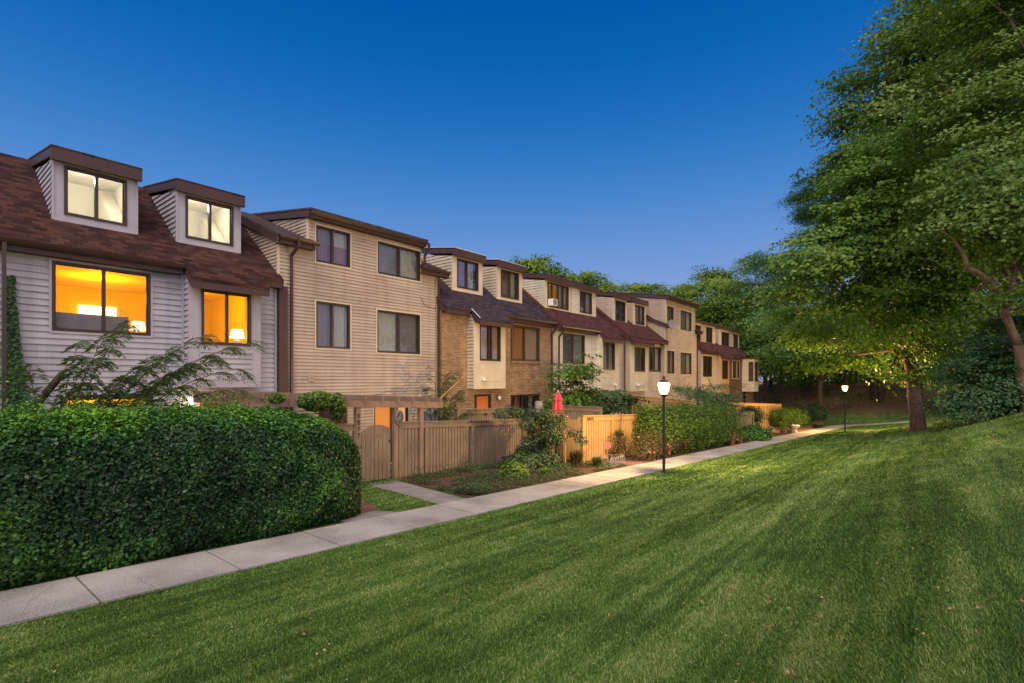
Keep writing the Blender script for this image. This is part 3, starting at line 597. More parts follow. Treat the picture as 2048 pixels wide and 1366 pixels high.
def vent(house, x, y, z, mat, s=.11):
    mb = MB(); ring(mb, x, x + .035, y - s, y + s, z - s, z + s, .03)
    for k in range(3): mb.box(x, x + .03, y - s + .03, y + s - .03, z - s + .05 + k * .05, z - s + .065 + k * .05)
    mb.box(x, x + .012, y - s + .03, y + s - .03, z - s + .03, z + s - .03); return mb.build('vent', mat, house)
TERR = 'terraced houses in the row'
# ================================================================== first house: grey siding, lit windows
D = 16.1; ZG = -3.3
h = thing('terraced_house', 'grey-sided house at the left end with four brightly lit windows and two lit dormers', 'house', (-D, 4.75, -3.0), TERR)
holes = [(2.56, 4.55, 1.13, 2.80), (2.76, 4.55, -.92, -.45), (5.62, 7.02, .96, 2.5), (5.74, 6.65, -3.0, -.47)]
shell(h, D, 1.5, 8.0, ZG, 3.13, holes, M['sid_gray'], .152, sides=((1.5, -1),))
DM = [(2.70, 4.44, -16.82), (5.40, 7.15, -16.82)]
main_roof(h, 1.3, 8.05, D, 3.13, DM, 'roof_a', ext=[(1.3, 5.22), (7.3, 8.04)])
window(h, -D, 2.56, 4.55, 1.13, 2.80, None, (.5,), 'trim_gray', 'glass_clear'); window(h, -D, 2.76, 4.55, -1.6, -.45, None, (.5,), 'frame', 'glass_clear')
bay(h, D, 5.34, 7.27, -.21, 3.13, (5.65, 7.0, .96, 2.51), .38, 'sid_gray', 'trim_gray', 'roof_a', None, (.5,))
for (a, b, x), (wa, wb) in zip(DM, ((2.91, 4.21), (5.62, 6.95))):
    dormer(h, a, b, x, 3.97, 5.40, [(wa, wb, 4.12, 5.36, None, (.5,))], 'roof_a', 'sid_gray', 'trim_gray')
gutter(h, -15.79, 1.3, 5.2, 3.10)
mb = MB(); mb.box(-16.08, -15.93, 7.97, 8.25, -3.1, 2.95); mb.build('corner_board', M['brown'], h)
mb = MB(); mb.box(-16.09, -16.03, 5.27, 5.33, -.1, 2.85); mb.box(-16.09, -16.05, 7.88, 7.95, -3.1, 2.85); mb.build('corner_trim', M['trim_gray'], h)
vent(h, -15.73, 6.83, .12, M['trim_gray'])
downspout(h, -15.75, 1.72, 3.0, -2.9)
# lit rooms
room(h, -16.22, -20.6, 2.0, 7.7, .35, 2.86, M['room']); plight('room_light', (-18.2, 3.9, 2.4), 115, (1, .52, .015), .15, h); plight('room_light', (-17.9, 6.4, 2.3), 66, (1, .52, .015), .15, h)
for a, b in ((5.36, 5.62), (7.02, 7.24)):
    mb = MB(); mb.box(-16.2, -15.74, a, b, -.1, 2.6); mb.build('bay_lining', M['room'], h)
room(h, -16.25, -18.4, 2.0, 7.7, -3.0, -.3, M['room']); plight('room_light', (-17.4, 3.7, -.7), 60, (1, .66, .28), .1, h)
for a, b in ((2.73, 4.41), (5.43, 7.12)):
    room(h, -16.86, -19.0, a, b, 3.85, 5.6, M['roomw']); plight('room_light', (-17.4, a + .7, 5.3), 52, (1, .93, .80), .08, h)
    mb = MB(); mb.lathe((-17.4, a + .45, 5.575), [(.10, 0), (.10, .02)], 16); mb.build('ceiling_lamp', emis('ceiling lamp', (1, .95, .8), 14), h)
    mb = MB(); mb.extr([(-17.0, b - .02, 3.88), (-18.9, b - .02, 3.88), (-18.9, b - .02, 5.5)], (0, -.35, 0)); mb.build('sloped_ceiling', M['roomw'], h)
mb = MB(); mb.box(-20.55, -20.5, 3.9, 4.85, 1.35, 2.3); mb.build('room_doorway', emis('bright doorway', (1, .86, .55), 2.2), h)
mb = MB(); mb.box(-20.5, -20.46, 4.85, 4.9, 1.3, 2.35); [mb.box(-20.5, -20.46, 4.92 + k * .05, 4.935 + k * .05, 1.9, 2.3) for k in range(4)]; mb.build('banister', M['white'], h)
mb = MB(); mb.box(-20.55, -20.51, 6.6, 7.4, .4, 2.4); mb.box(-20.51, -20.50, 6.64, 7.0, .45, 2.35); mb.build('room_door', M['room'], h)
def table_lamp(x, y, z, r, hgt, label, lit=9):
    t = thing('table_lamp', label, 'lamp', (x, y, z), 'table lamps in the grey house')
    mb = MB(); mb.lathe((x, y, z), [(.05, 0), (.085, .03), (.10, .10), (.07, .17), (.02, .2), (.015, .26)], 16); mb.build('base', M['white'], t, smooth=True)
    mb = MB(); mb.lathe((x, y, z + .22), [(r, 0), (r * .72, hgt)], 24); mb.build('lamp_shade', emis('lit lamp shade', (1, .80, .50), 1.6), t, smooth=True)
table_lamp(-16.0, 6.72, .98, .21, .27, 'small white table lamp with lit shade standing in the bay window')
table_lamp(-16.65, 4.42, 1.08, .19, .25, 'lit table lamp at the right edge of the big orange window')
s = thing('sofa', 'dark slatted sofa back seen low in the big orange window', 'sofa', (-16.75, 3.3, .35))
mb = MB(); mb.box(-16.9, -16.55, 2.5, 4.15, .36, .9); mb.build('seat', M['dark'], s)
mb = MB(); mb.box(-16.55, -16.42, 2.5, 4.15, .36, 1.62); [mb.box(-16.42, -16.41, 2.52, 4.13, 1.16 + k * .06, 1.19 + k * .06) for k in range(7)]; mb.build('backrest', M['greyb'], s)
# front door and porch lamp under the bay
mb = MB(); mb.box(-16.2, -16.12, 5.80, 6.60, -2.98, -.53); ring(mb, -16.13, -16.04, 5.74, 6.66, -3.0, -.47, .07); mb.box(-16.12, -16.10, 5.95, 6.45, -1.5, -.7); mb.build('door', M['door_red'], h)
def wall_lamp(x, y, z, label, power=25, round_=False, lit=True):
    t = thing('wall_lamp', label, 'wall lamp', (x, y, z))
    mb = MB(); mb.box(x - .09, x - .06, y - .05, y + .05, z - .08, z + .1); mb.bar((x - .08, y, z + .05), (x, y, z + .13), .02, .02); mb.build('bracket', M['black'], t)
    mb = MB()
    if round_: mb.lathe((x + .02, y, z), [(.02, -.10), (.075, -.07), (.10, 0), (.075, .07), (.02, .10)], 16)
    else: mb.lathe((x, y, z), [(.055, -.10), (.075, .08), (.03, .12)], 8)
    mb.build('globe', emis('lit porch globe', (1, .82, .5), 12) if lit else M['white'], t, smooth=round_)
    if lit: plight('lamp_light', (x + .16, y, z), power, (1, .78, .42), .06, t)
wall_lamp(-15.98, 5.47, -.64, 'small lit wall lamp beside the red door of the grey house', 9)
# ================================================================== second type: tall tan house, flush top storey
def tall_house(label, D, y0, y1, s0, s1, wins, zl, zs_, wall, trim, roofm, course, extra=(), lefteave=None, n0=1.1, n1=1.3):
    h = thing('terraced_house', label, 'house', (-D, (y0 + y1) / 2, -3.2), TERR)
    holes = [(a, b, c, d) for a, b, c, d, *_ in wins] + list(extra)
    mb = MB(); lap(mb, (-D, 0, 0), (0, 1, 0), (1, 0, 0), rect(y0, y1, -5.2, zl - .12), holes, course, .030)
    lap(mb, (-D, 0, 0), (0, 1, 0), (1, 0, 0), rect(s0, s1, zl - .12, zs_ - .05), holes, course, .030)
    p = .416; top = -D - 3.7
    for y, s in ((y0, -1), (y1, 1)): lap(mb, (0, y, 0), (1, 0, 0), (0, s, 0), [(-D, -5), (-D, zl - .13), (top, zl + p * 4 - .16), (top - 5, zl - .1), (top - 5, -5)], (), course, .030)
    for y, s in ((s0, -1), (s1, 1)): lap(mb, (0, y, 0), (1, 0, 0), (0, s, 0), [(-D, zl - .1), (-D, zs_ - .06), (top - .3, zs_ + .153 * 4 - .06)], (), course, .030)
    mb.box(-D - .05, -D + .025, s0 - .02, s0 + .06, zl, zs_ - .05, 1); mb.box(-D - .05, -D + .025, y0 - .02, y0 + .06, -3.4, zl - .15, 1); mb.box(-D - .05, -D + .025, y1 - .07, y1 + .004, -3.4, zl - .15, 1)
    rw = MB(); rw.box(top - 5.02, top - 5, y0, y1, -3, zl); rw.build('rear_wall', M[wall], h)
    mb.build('wall', [M[wall], M[trim]], h)
    xe = -(D - .3); rb = MB()
    for a, b in ((y0 - .1, s0 + .04), (s1 - .04, y1 + .45)): roofslab(rb, a, b, xe, zl, top, zl + p * 4.0)
    rb.extr([(top, y0 - .1, zl + p * 4), (top, y1 + .45, zl + p * 4), (top - 5.4, y1 + .45, zl), (top - 5.4, y0 - .1, zl)], (0, 0, -.1))
    rb.extr([(xe, s0 + .04, zl), (xe, s0 + .16, zl), (-D + .016, s0 + .16, zl + p * .3), (-D + .016, s0 + .04, zl + p * .3)], (0, 0, -.1))
    rf = rb.build('roof', M[roofm], h)
    fb = MB()
    for a, b in ((y0 - .09, s0 + .15), (s1 - .15, y1 + .44)):
        fb = MB(); fb.box(xe - .05, xe - .015, a, b, zl - .27, zl - .06); fb.box(-D + .02, xe - .05, a, b, zl - .27, zl - .25)
        ya = y0 - .098 if a < s0 else y1 + .41
        fb.extr([(xe - .015, ya, zl - .105), (top, ya, zl + p * 4 - .105), (top, ya, zl + p * 4 - .29), (xe - .015, ya, zl - .29)], (0, .038, 0)); fb.build('fascia', M['brown'], rf)
    sb = MB(); xs2 = -(D - .38); sb.extr([(xs2, s0 - .08, zs_ + .22), (xs2, s1 + .08, zs_ + .22), (top - .8, s1 + .08, zs_ + .22 + .153 * 4.9), (top - .8, s0 - .08, zs_ + .22 + .153 * 4.9)], (0, 0, -.07)); sr = sb.build('upper_roof', M['roof_d'], h)
    fb = MB(); fb.box(xs2 - .14, xs2 - .10, s0 - .075, s1 + .075, zs_ - .06, zs_ + .149); fb.box(-D, xs2 - .14, s0 - .07, s1 + .07, zs_ - .06, zs_ - .045)
    for ya in (s0 - .076, s1 + .04): fb.extr([(xs2 - .10, ya, zs_ + .147), (top - .8, ya, zs_ + .147 + .153 * 4.7), (top - .8, ya, zs_ - .06 + .153 * 4.7), (xs2 - .10, ya, zs_ - .06)], (0, .036, 0))
    fb.build('fascia', M['brown'], sr)
    gutter(h, xs2 - .10, s0 - .07, s1 + .07, zs_ + .14)
    gutter(h, xe - .012, y0 - .1, s0 + .25, zl - .03); gutter(h, xe - .012, s1 - .25, y1 + .45, zl - .03)
    for a, b, c, d, cu, ml in wins: window(h, -D, a, b, c, d, cu, ml, trim)
    return h
g2w = [(9.31, 10.64, 3.97, 5.22, [(0, .5, 'greyb', .55, .97), (0, .5, 'purple', .03, .56), (.5, 1, 'blind', .55, .97), (.5, 1, 'purple', .03, .56)], (.48,)),
       (11.82, 13.92, 3.97, 5.2, [(0, .5, 'greyb'), (.5, 1, 'blind')], (.5,)),
       (9.31, 10.64, 1.04, 2.64, [(0, .5, 'greyb'), (.5, 1, 'blind')], (.48,)),
       (11.80, 13.91, .98, 2.60, [(0, .47, 'blind'), (.47, 1, 'greyb')], (.5,))]
H2 = tall_house('tall tan-sided house with four windows behind the pergola, second in the row', 16.1, 8.0, 14.85, 9.0, 13.95, g2w, 4.56, 5.42, 'sid_tan', 'trim_cream', 'roof_d', .115, extra=[(9.40, 10.5, -3.3, -.95), (11.65, 13.3, -3.3, -1.0)])
downspout(H2, -15.72, 8.42, 4.5, -3.2, .08, -16.02); downspout(H2, -15.70, 14.0, 5.5, 4.5, .05, -15.9); downspout(H2, -15.93, 14.80, 4.46, -3.2)
vent(H2, -16.08, 9.13, .02, M['trim_tan'])
mb = MB(); mb.box(-16.2, -16.12, 9.46, 10.44, -3.3, -1.0); ring(mb, -16.13, -16.05, 9.40, 10.5, -3.32, -.95, .06)
for yy in (9.58, 10.02):
    for zz in (-2.9, -2.2, -1.55): mb.box(-16.12, -16.10, yy, yy + .32, zz, zz + .45)
mb.build('door', M['door_brown'], H2)
window(H2, -16.1, 11.65, 13.3, -3.25, -1.0, None, (.52,), 'trim_cream')
mb = MB(); [mb.box(-16.22, -16.20, 11.7 + k * .095, 11.7 + k * .095 + .09, -3.2, -1.03) for k in range(9)]; mb.build('blind', emis('lit orange blind', (.80, .30, .07), .75), H2)
mb = MB(); [mb.box(-16.22, -16.20, 12.56 + k * .095, 12.56 + k * .095 + .09, -3.2, -1.03) for k in range(8)]; mb.build('blind', emis('lit pale blind', (.85, .46, .27), .9), H2)
mb = MB(); mb.tube([(-16.08, 13.85, 3.35), (-16.07, 14.0, 3.3), (-16.07, 14.1, 3.05), (-16.07, 14.35, 2.98), (-16.07, 14.8, 2.95)], .008, 5); mb.build('cable', M['black'], H2)
# meters
t = thing('electric_meter', 'grey electric meter box with round glass dial at the right corner of the tan house', 'meter', (-16.0, 14.52, -1.5))
mb = MB(); mb.box(-16.08, -15.9, 14.35, 14.75, -1.85, -1.13); mb.build('box', M['metalg'], t, bevel=.01)
mb = MB(); mb.extr([(-15.9, 14.55 + .10 * math.cos(a * .524), -1.42 + .10 * math.sin(a * .524)) for a in range(12)], (.08, 0, 0)); mb.build('dial', M['glass_dim'], t)
t = thing('utility_box', 'plain grey utility box left of the electric meter', 'box', (-16.0, 14.08, -1.5))
mb = MB(); mb.box(-16.08, -15.92, 13.86, 14.3, -1.9, -1.12); mb.box(-15.92, -15.91, 13.9, 14.26, -1.86, -1.3); mb.build('box', M['metalg'], t, bevel=.01)
# ================================================================== third house: brick, dark roof
D = 15.8
h = H3 = thing('terraced_house', 'tan brick house with dark roof, cream bay and two cream dormers, third in the row', 'house', (-D, 19, -3.2), TERR)
holes = [(19.48, 21.81, .89, 2.62), (19.48, 21.81, -1.9, -.83), (16.86, 17.92, -3.3, -.72)]
shell(h, D, 14.85, 23.05, -4.7, 3.02, holes, M['brick'], 20, sides=((14.85, -1),), lapd=0)
DM = [(16.42, 18.43, -16.77), (19.48, 21.5, -16.72)]
main_roof(h, 14.8, 23.0, D, 3.02, DM, 'roof_b', ext=[(14.8, 16.3), (18.5, 23.0)])
window(h, -D, 19.48, 21.81, .89, 2.62, [(0, .48, 'drape'), (.5, 1, 'curtain')], (.47,), 'frame', tw=.03)
mb = MB(); mb.box(-15.82, -15.70, 19.4, 21.9, .78, .86); mb.build('sill', M['brick'], h)
window(h, -D, 19.48, 21.81, -1.9, -.83, [(0, .18, 'dark'), (.18, .38, 'drape'), (.38, .7, 'dark'), (.7, .86, 'blind'), (.86, 1, 'dark')], (.4,), 'frame', tw=.03)
bay(h, D, 16.42, 18.57, -.42, 3.02, (16.80, 18.22, .80, 2.46), .38, 'sid_cream', 'trim_cream', 'roof_b', [(0, .48, 'curtain'), (.52, .62, 'dark'), (.62, 1, 'curtain')], (.45, .56), panel='flat', edge='white')
dormer(h, 16.42, 18.43, -16.77, 4.05, 5.60, [(16.72, 18.16, 4.2, 5.55, [(0, .45, 'purple'), (.5, .9, 'blind'), (.9, 1, 'dark')], (.46,))], 'roof_d', 'sid_cream', 'trim_cream', edge='white', course=.145)
dormer(h, 19.48, 21.5, -16.72, 3.99, 5.60, [(19.78, 21.26, 4.14, 5.55, [(0, .5, 'purple'), (.5, .9, 'blind'), (.9, 1, 'dark')], (.5,))], 'roof_d', 'sid_cream', 'trim_cream', edge='white', course=.145)
gutter(h, -15.49, 18.6, 23.0, 2.99); downspout(h, -15.45, 22.9, 2.9, -3.3, 0, -15.72)
mb = MB(); mb.box(-15.9, -15.84, 16.95, 17.83, -3.3, -.8); ring(mb, -15.86, -15.74, 16.86, 17.92, -3.3, -.72, .09, 1); mb.build('door', [M['door_orange'], M['frame']], h)
wall_lamp(-15.7, 18.45, -.92, 'unlit round white wall lamp beside the orange door of the brick house', round_=True, lit=False)
t = thing('camera_light', 'small white twin-head security light under the cream bay of the brick house', 'security light', (-15.42, 17.0, -.05))
mb = MB(); mb.lathe((-15.36, 17.0, -.07), [(.03, -.05), (.06, -.02), (.06, .03), (.02, .06)], 12); mb.box(-15.42, -15.33, 16.97, 17.03, -.02, .06); mb.build('body', M['white'], t)
mb = MB()
for yy in (16.93, 17.07): mb.lathe((-15.32, yy, -.08), [(.02, -.03), (.045, 0), (.02, .04)], 10)
mb.build('lamp_head', M['white'], t)
t = thing('pole', 'thin wooden pole slanting from the brick house bay down to the pergola end', 'pole', (-15.4, 16.2, .4))
mb = MB(); mb.tube([(-15.4, 16.25, .42), (-13.1, 12.2, -.72)], .02, 8); mb.build('shaft', M['cedar'], t)
mb = MB(); mb.lathe((-13.05, 12.12, -.80), [(.02, 0), (.06, .04), (.06, .08), (.02, .12)], 10); mb.build('finial', M['white'], t)
# ================================================================== fourth house
D = 15.5
h = H4 = thing('terraced_house', 'cream-sided house with one wide dormer holding an air conditioner, fourth in the row', 'house', (-D, 26.7, -3.4), TERR)
shell(h, D, 23.05, 30.4, -5, 2.85, [(23.57, 25.93, .80, 2.53), (27.2, 29.1, -3.6, -1.2)], M['sid_white'], .15, sides=((23.06, -1),))
main_roof(h, 23.0, 30.4, D, 2.85, [(23.49, 29.2, -16.62)], 'roof_c', ext=[(23.0, 27.1), (29.5, 30.4)])
window(h, -D, 23.57, 25.93, .80, 2.53, [(0, .5, 'greyb'), (.5, 1, 'blind')], (.48,), 'trim_cream')
bay(h, D, 27.30, 29.46, -.72, 2.85, (27.5, 28.95, .51, 2.25), .38, 'sid_white', 'trim_cream', 'roof_c', [(0, .45, 'blind'), (.5, 1, 'blind')], (.47,), panel='two')
dormer(h, 23.49, 29.2, -16.62, 3.95, 5.52, [(23.75, 25.95, 4.08, 5.48, [(0, .16, 'dark'), (.55, 1, 'curtain')], (.22, .5, .74)), (27.25, 28.7, 4.1, 5.45, [(0, .45, 'dark', .3, .97), (0, .45, 'blind', .03, .3), (.5, 1, 'blind')], (.45,))], 'roof_d', 'sid_white', 'trim_cream', course=.15, flap=(26.25, 27.0))
gutter(h, -15.19, 23.0, 27.1, 2.82); downspout(h, -15.15, 23.15, 2.75, -3.4, 0, -15.42); downspout(h, -15.1, 30.3, 2.7, -3.5)
room(h, -16.8, -18.5, 23.9, 25.8, 4.0, 5.55, M['room']); plight('room_light', (-17.6, 24.6, 5.1), 12, (1, .6, .18), .08, h)
t = thing('air_conditioner', 'white window air conditioner jutting from the wide dormer', 'air conditioner', (-16.5, 23.98, 4.1))
mb = MB(); mb.box(-16.72, -16.28, 23.78, 24.3, 4.12, 4.5); mb.build('case', M['white'], t, bevel=.012)
mb = MB(); [mb.box(-16.28, -16.272, 23.84, 24.24, 4.17 + k * .04, 4.19 + k * .04) for k in range(8)]; mb.build('grille', M['dark'], t)
for z, y, lb in ((-.35, 28.9, 'fourth'),):
    t = thing('exhaust_hood', 'small white exhaust hood on the cream bay right of the broad-leaved tree', 'exhaust hood', (-15.1, y, z)); mb = MB(); mb.box(-15.12, -15.02, y - .07, y + .07, z - .08, z + .05); mb.extr([(-15.02, y - .07, z - .02), (-15.02, y - .07, z + .05), (-14.94, y - .07, z - .08), (-14.96, y - .07, z - .09)], (0, .14, 0)); mb.build('hood', M['white'], t)
# ================================================================== fifth house
D = 15.3
h = H5 = thing('terraced_house', 'pinkish-sided house with two small dormers left of the street lamp, fifth in the row', 'house', (-D, 33.5, -3.6), TERR)
shell(h, D, 30.4, 36.6, -5.2, 2.78, [(34.5, 36.45, .54, 2.25), (31.0, 32.8, -3.8, -1.3)], M['sid_pink'], .15, sides=((30.41, -1),))
main_roof(h, 30.4, 36.95, D, 2.78, [(30.92, 32.9, -16.25), (33.86, 35.9, -16.2)], 'roof_c', ext=[(30.4, 30.5), (33.5, 36.9)], oh=.45)
window(h, -D, 34.5, 36.45, .54, 2.25, [(0, .5, 'dark'), (.5, 1, 'blind')], (.5,), 'frame')
bay(h, D, 30.75, 33.40, -.80, 2.78, (31.35, 32.95, .45, 2.1), .38, 'sid_pink', 'trim_cream', 'roof_c', [(0, .45, 'greyb'), (.5, .8, 'blind'), (.8, 1, 'dark')], (.5,), panel='two', ro=(30.6, 33.6))
dormer(h, 30.92, 32.9, -16.25, 3.8, 5.42, [(31.2, 32.65, 3.93, 5.3, [(0, 1, 'dark')], (.5,))], 'roof_c', 'sid_pink', 'trim_cream')
dormer(h, 33.86, 35.9, -16.2, 3.74, 5.4, [(34.15, 35.65, 3.92, 5.3, [(0, .5, 'dark'), (.5, 1, 'greyb')], (.5,))], 'roof_c', 'sid_pink', 'trim_cream')
mb = MB(); mb.extr([(-16.0, 30.5, 3.26), (-16.0, 34.3, 3.26), (-15.55, 34.3, 2.92), (-15.55, 30.5, 2.92)], (0, 0, -.05)); 
t = thing('exhaust_hood', 'small white exhaust hood on the pinkish bay just left of the street lamp', 'exhaust hood', (-14.9, 31.8, -.4)); mb = MB(); mb.box(-14.92, -14.82, 31.7, 31.86, -.5, -.35); mb.extr([(-14.82, 31.7, -.42), (-14.82, 31.7, -.35), (-14.74, 31.7, -.48), (-14.76, 31.7, -.49)], (0, .16, 0)); mb.build('hood', M['white'], t)
# ================================================================== sixth house (tall)
g6w = [(36.95, 38.25, 4.14, 5.45, [(0, .5, 'greyb'), (.5, 1, 'blind')], (.5,)), (39.6, 42.1, 3.85, 5.41, [(0, .5, 'greyb'), (.5, 1, 'blind')], (.5,)),
       (36.95, 38.4, .36, 2.1, [(0, .4, 'dark'), (.4, 1, 'curtain')], (.4,)), (39.6, 42.1, .33, 2.07, [(0, .5, 'greyb'), (.5, 1, 'blind')], (.5,))]
H6 = tall_house('tall tan-sided house with a white satellite dish at its left edge, sixth in the row', 15.0, 36.6, 43.5, 36.75, 43.0, g6w, 4.0, 5.95, 'sid_tan', 'trim_cream', 'roof_d', .12)
downspout(H6, -14.93, 43.35, 3.9, -4.0); 
mb = MB(); mb.box(-14.98, -14.92, 40.6, 40.66, -1.6, .2); mb.box(-15, -14.9, 41.0, 41.2, -1.25, -1.0); mb.build('conduit', M['trim_tan'], H6)
t = thing('satellite_dish', 'white satellite dish on the slope beside the tall sixth house', 'satellite dish', (-14.5, 36.6, 3.4))
mb = MB(); c = Vector((-14.35, 36.4, 3.98)); nd = Vector((.62, -.70, .30)).normalized(); ax = nd.cross(Vector((0, 0, 1))).normalized(); ay = ax.cross(nd)
P0 = []
for r_, dp in ((.02, -.07), (.16, -.055), (.28, -.02), (.35, .01), (.355, 0), (.28, -.035), (.15, -.07)):
    P0.append([c + ax * r_ * math.cos(a * math.pi / 10) * .92 + ay * r_ * math.sin(a * math.pi / 10) + nd * dp for a in range(20)])
for r1, r2 in zip(P0, P0[1:]):
    for a in range(20): mb.poly([r1[a], r1[(a + 1) % 20], r2[(a + 1) % 20], r2[a]])
mb.build('dish', M['stone'], t, smooth=True)
mb = MB(); mb.tube([c - nd * .05, c - nd * .15 - Vector((0, 0, .1)), (-14.55, 36.6, 3.3)], .022, 8); mb.tube([c - ay * .3, c + nd * .42 - ay * .12], .012, 6); mb.box(c.x + nd.x * .42 - .04, c.x + nd.x * .42 + .04, c.y + nd.y * .42 - .03, c.y + nd.y * .42 + .03, c.z + nd.z * .42 - .2, c.z + nd.z * .42 - .08); mb.build('mount', M['metalg'], t)
# ================================================================== seventh and eighth houses
D = 14.7
h = H7 = thing('terraced_house', 'small tan-sided house with an orange panel below its bay, seventh in the row', 'house', (-D, 47.5, -4), TERR)
shell(h, D, 43.5, 51.4, -5.7, 2.35, [(43.95, 46.37, .13, 1.95)], M['sid_tan'], .15, sides=((43.51, -1),))
main_roof(h, 43.5, 51.5, D, 2.35, [(43.6, 50.17, -15.6)], 'roof_c', ext=[(43.5, 47.6), (50.2, 51.5)])
window(h, -D, 43.95, 46.37, .13, 1.95, [(0, 1, 'dark')], (.5,), 'trim_cream'); gutter(h, -14.39, 43.5, 47.6, 2.32)
bay(h, D, 47.75, 50.17, -1.26, 2.35, (48.1, 49.75, -.05, 1.66), .38, 'sid_tan', 'cedar', 'roof_c', [(0, 1, 'dark')], (.5,), panel='flat')
dormer(h, 43.6, 50.17, -15.6, 3.15, 4.9, [(44.5, 46.1, 3.3, 4.7, [(0, 1, 'dark')], (.5,)), (47.6, 49.3, 3.34, 4.75, [(0, 1, 'dark')], (.5,))], 'roof_d', 'sid_tan', 'trim_cream', flap=(46.3, 47.4), fas=.2)
h = H8 = thing('terraced_house', 'dark brick house at the far end of the row, partly under the trees', 'house', (-D, 54, -4), TERR)
shell(h, D, 51.4, 57.5, -5.7, 2.35, [(52.6, 54.98, 0, 1.74)], M['brick_dark'], 20, sides=((57.5, 1),), lapd=0)
main_roof(h, 51.5, 58.0, D, 2.35, [(51.2, 58.0, -15.6)], 'roof_c')
window(h, -D, 52.6, 54.98, 0, 1.74, [(0, .5, 'dark'), (.5, 1, 'purple')], (.5,), 'trim_cream')
dormer(h, 51.25, 58.0, -15.55, 3.15, 4.85, [(52.0, 54.4, 3.25, 4.6, [(0, 1, 'dark')], (.5,)), (56.0, 57.6, 3.29, 4.65, [(0, 1, 'dark')], (.5,))], 'roof_d', 'sid_tan', 'trim_cream', flap=(54.6, 55.8), fas=.2)
mb = MB(); mb.box(-14.7, -13.55, 56.0, 57.8, -1.35, 2.0); mb.box(-14.75, -13.5, 55.95, 57.85, 2.0, 2.12, 1); mb.box(-14.05, -13.6, 55.97, 56.0, -.3, 1.7, 1); mb.box(-13.56, -13.53, 56.3, 57.5, -.3, 1.7, 1); mb.box(-14.4, -13.9, 56.3, 57.5, -4.4, -1.35, 2)
mb.build('bay', [M['sid_cream'], M['brown'], M['brick_dark']], h)

# ================================================================== fences, pergola
def gl(x, y): return gzf(x, y)
def fence(name, label, p0, p1, zt0, zt1, mat, posts=(0, 1), hgt=1.85, board=.145, gap=.028, cat='fence', group='wooden yard fences', cap=True, skip=()):
    """board fence between two points; zt = cap height at each end"""
    a = Vector((p0[0], p0[1])); b = Vector((p1[0], p1[1])); L_ = (b - a).length; d = (b - a) / L_; nrm_ = Vector((d.y, -d.x))
    zb0 = min(gl(*p0), zt0 - hgt * .6)
    t = thing(name, label, cat, (a.x, a.y, zb0), group)
    P = lambda s, o, z: (a.x + d.x * s + nrm_.x * o, a.y + d.y * s + nrm_.y * o, z)
    zt = lambda s: zt0 + (zt1 - zt0) * s / L_
    cuts = [L_ * f for f in posts]
    for s0, s1 in zip(cuts, cuts[1:]):
        mb = MB(); s = s0 + .06; i = 0
        while s + board < s1 - .02:
            bw = board - gap - random.uniform(0, .006); zb = gl(*P(s, 0, 0)[:2]) + .04 + random.uniform(-.01, .02); o = random.uniform(0, .006)
            mb.extr([P(s, o, zb), P(s + bw, o, zb), P(s + bw, o, zt(s + bw) - .08), P(s, o, zt(s) - .08)], (-nrm_.x * .03, -nrm_.y * .03, 0)); s += board
        mb.build('boards', mat, t)
        r = MB(); r.extr([P(s0 + .055, .012, zt(s0) - .04), P(s1 - .05, .012, zt(s1) - .04), P(s1 - .05, .012, zt(s1) - .215), P(s0 + .055, .012, zt(s0) - .215)], (nrm_.x * .022, nrm_.y * .022, 0)); r.build('rail', mat, t)
    for s in cuts:
        mb = MB(); mb.extr([P(s - .05, -.05, gl(*P(s, 0, 0)[:2]) - .2), P(s + .05, -.05, gl(*P(s, 0, 0)[:2]) - .2), P(s + .05, .05, gl(*P(s, 0, 0)[:2]) - .2), P(s - .05, .05, gl(*P(s, 0, 0)[:2]) - .2)], (0, 0, zt(s) - .03 - gl(*P(s, 0, 0)[:2]) + .2)); mb.build('post', mat, t)
    if cap:
        mb = MB(); mb.extr([P(-.06, -.07, zt(0) - .028), P(L_ + .06, -.07, zt(L_) - .028), P(L_ + .06, .08, zt(L_) - .028), P(-.06, .08, zt(0) - .028)], (0, 0, .03)); mb.build('cap', mat, t)
    return t, P, zt
def text_part(txt, parent, origin, ux, size, mat, name='house_number', depth=.004):
    cu = bpy.data.curves.new(name, 'FONT'); cu.body = txt; cu.size = size; cu.extrude = depth; cu.align_x = 'CENTER'
    tmp = bpy.data.objects.new('tmp', cu); COL.objects.link(tmp); bpy.context.view_layer.update()
    me = bpy.data.meshes.new_from_object(tmp.evaluated_get(bpy.context.evaluated_depsgraph_get())); bpy.data.objects.remove(tmp)
    ux = Vector(ux).normalized(); uz = Vector((0, 0, 1)); un = ux.cross(uz); o3 = ORI[parent.name]
    for v in me.vertices:
        c = v.co; v.co = Vector(origin) + ux * c.x * 1.15 + uz * c.y + un * c.z * 1.0 - o3
    me.materials.clear(); me.materials.append(mat); me.name = name
    return link(name, me, parent)
FX = -12.95
FZ = lambda y: -1.41 - .05 * (y - 11.2)
gx = M['fence']
fence('fence', 'weathered fence section behind the right end of the big hedge', (FX, 6.2), (FX, 8.72), FZ(6.2) - .03, FZ(8.7) - .03, gx, (0, 1))
t, P, zt = fence('fence', 'long weathered board fence with lamp-lit leaf shadows right of the arched gate', (FX, 10.35), (FX, 16.75), FZ(10.35), FZ(16.75), gx, (0, .17, .52, 1))
fence('fence', 'short dim fence turning toward the pavement behind the rose bush', (FX, 16.85), (-11.4, 16.82), FZ(16.8), -1.45, M['cedar'], (0, 1))
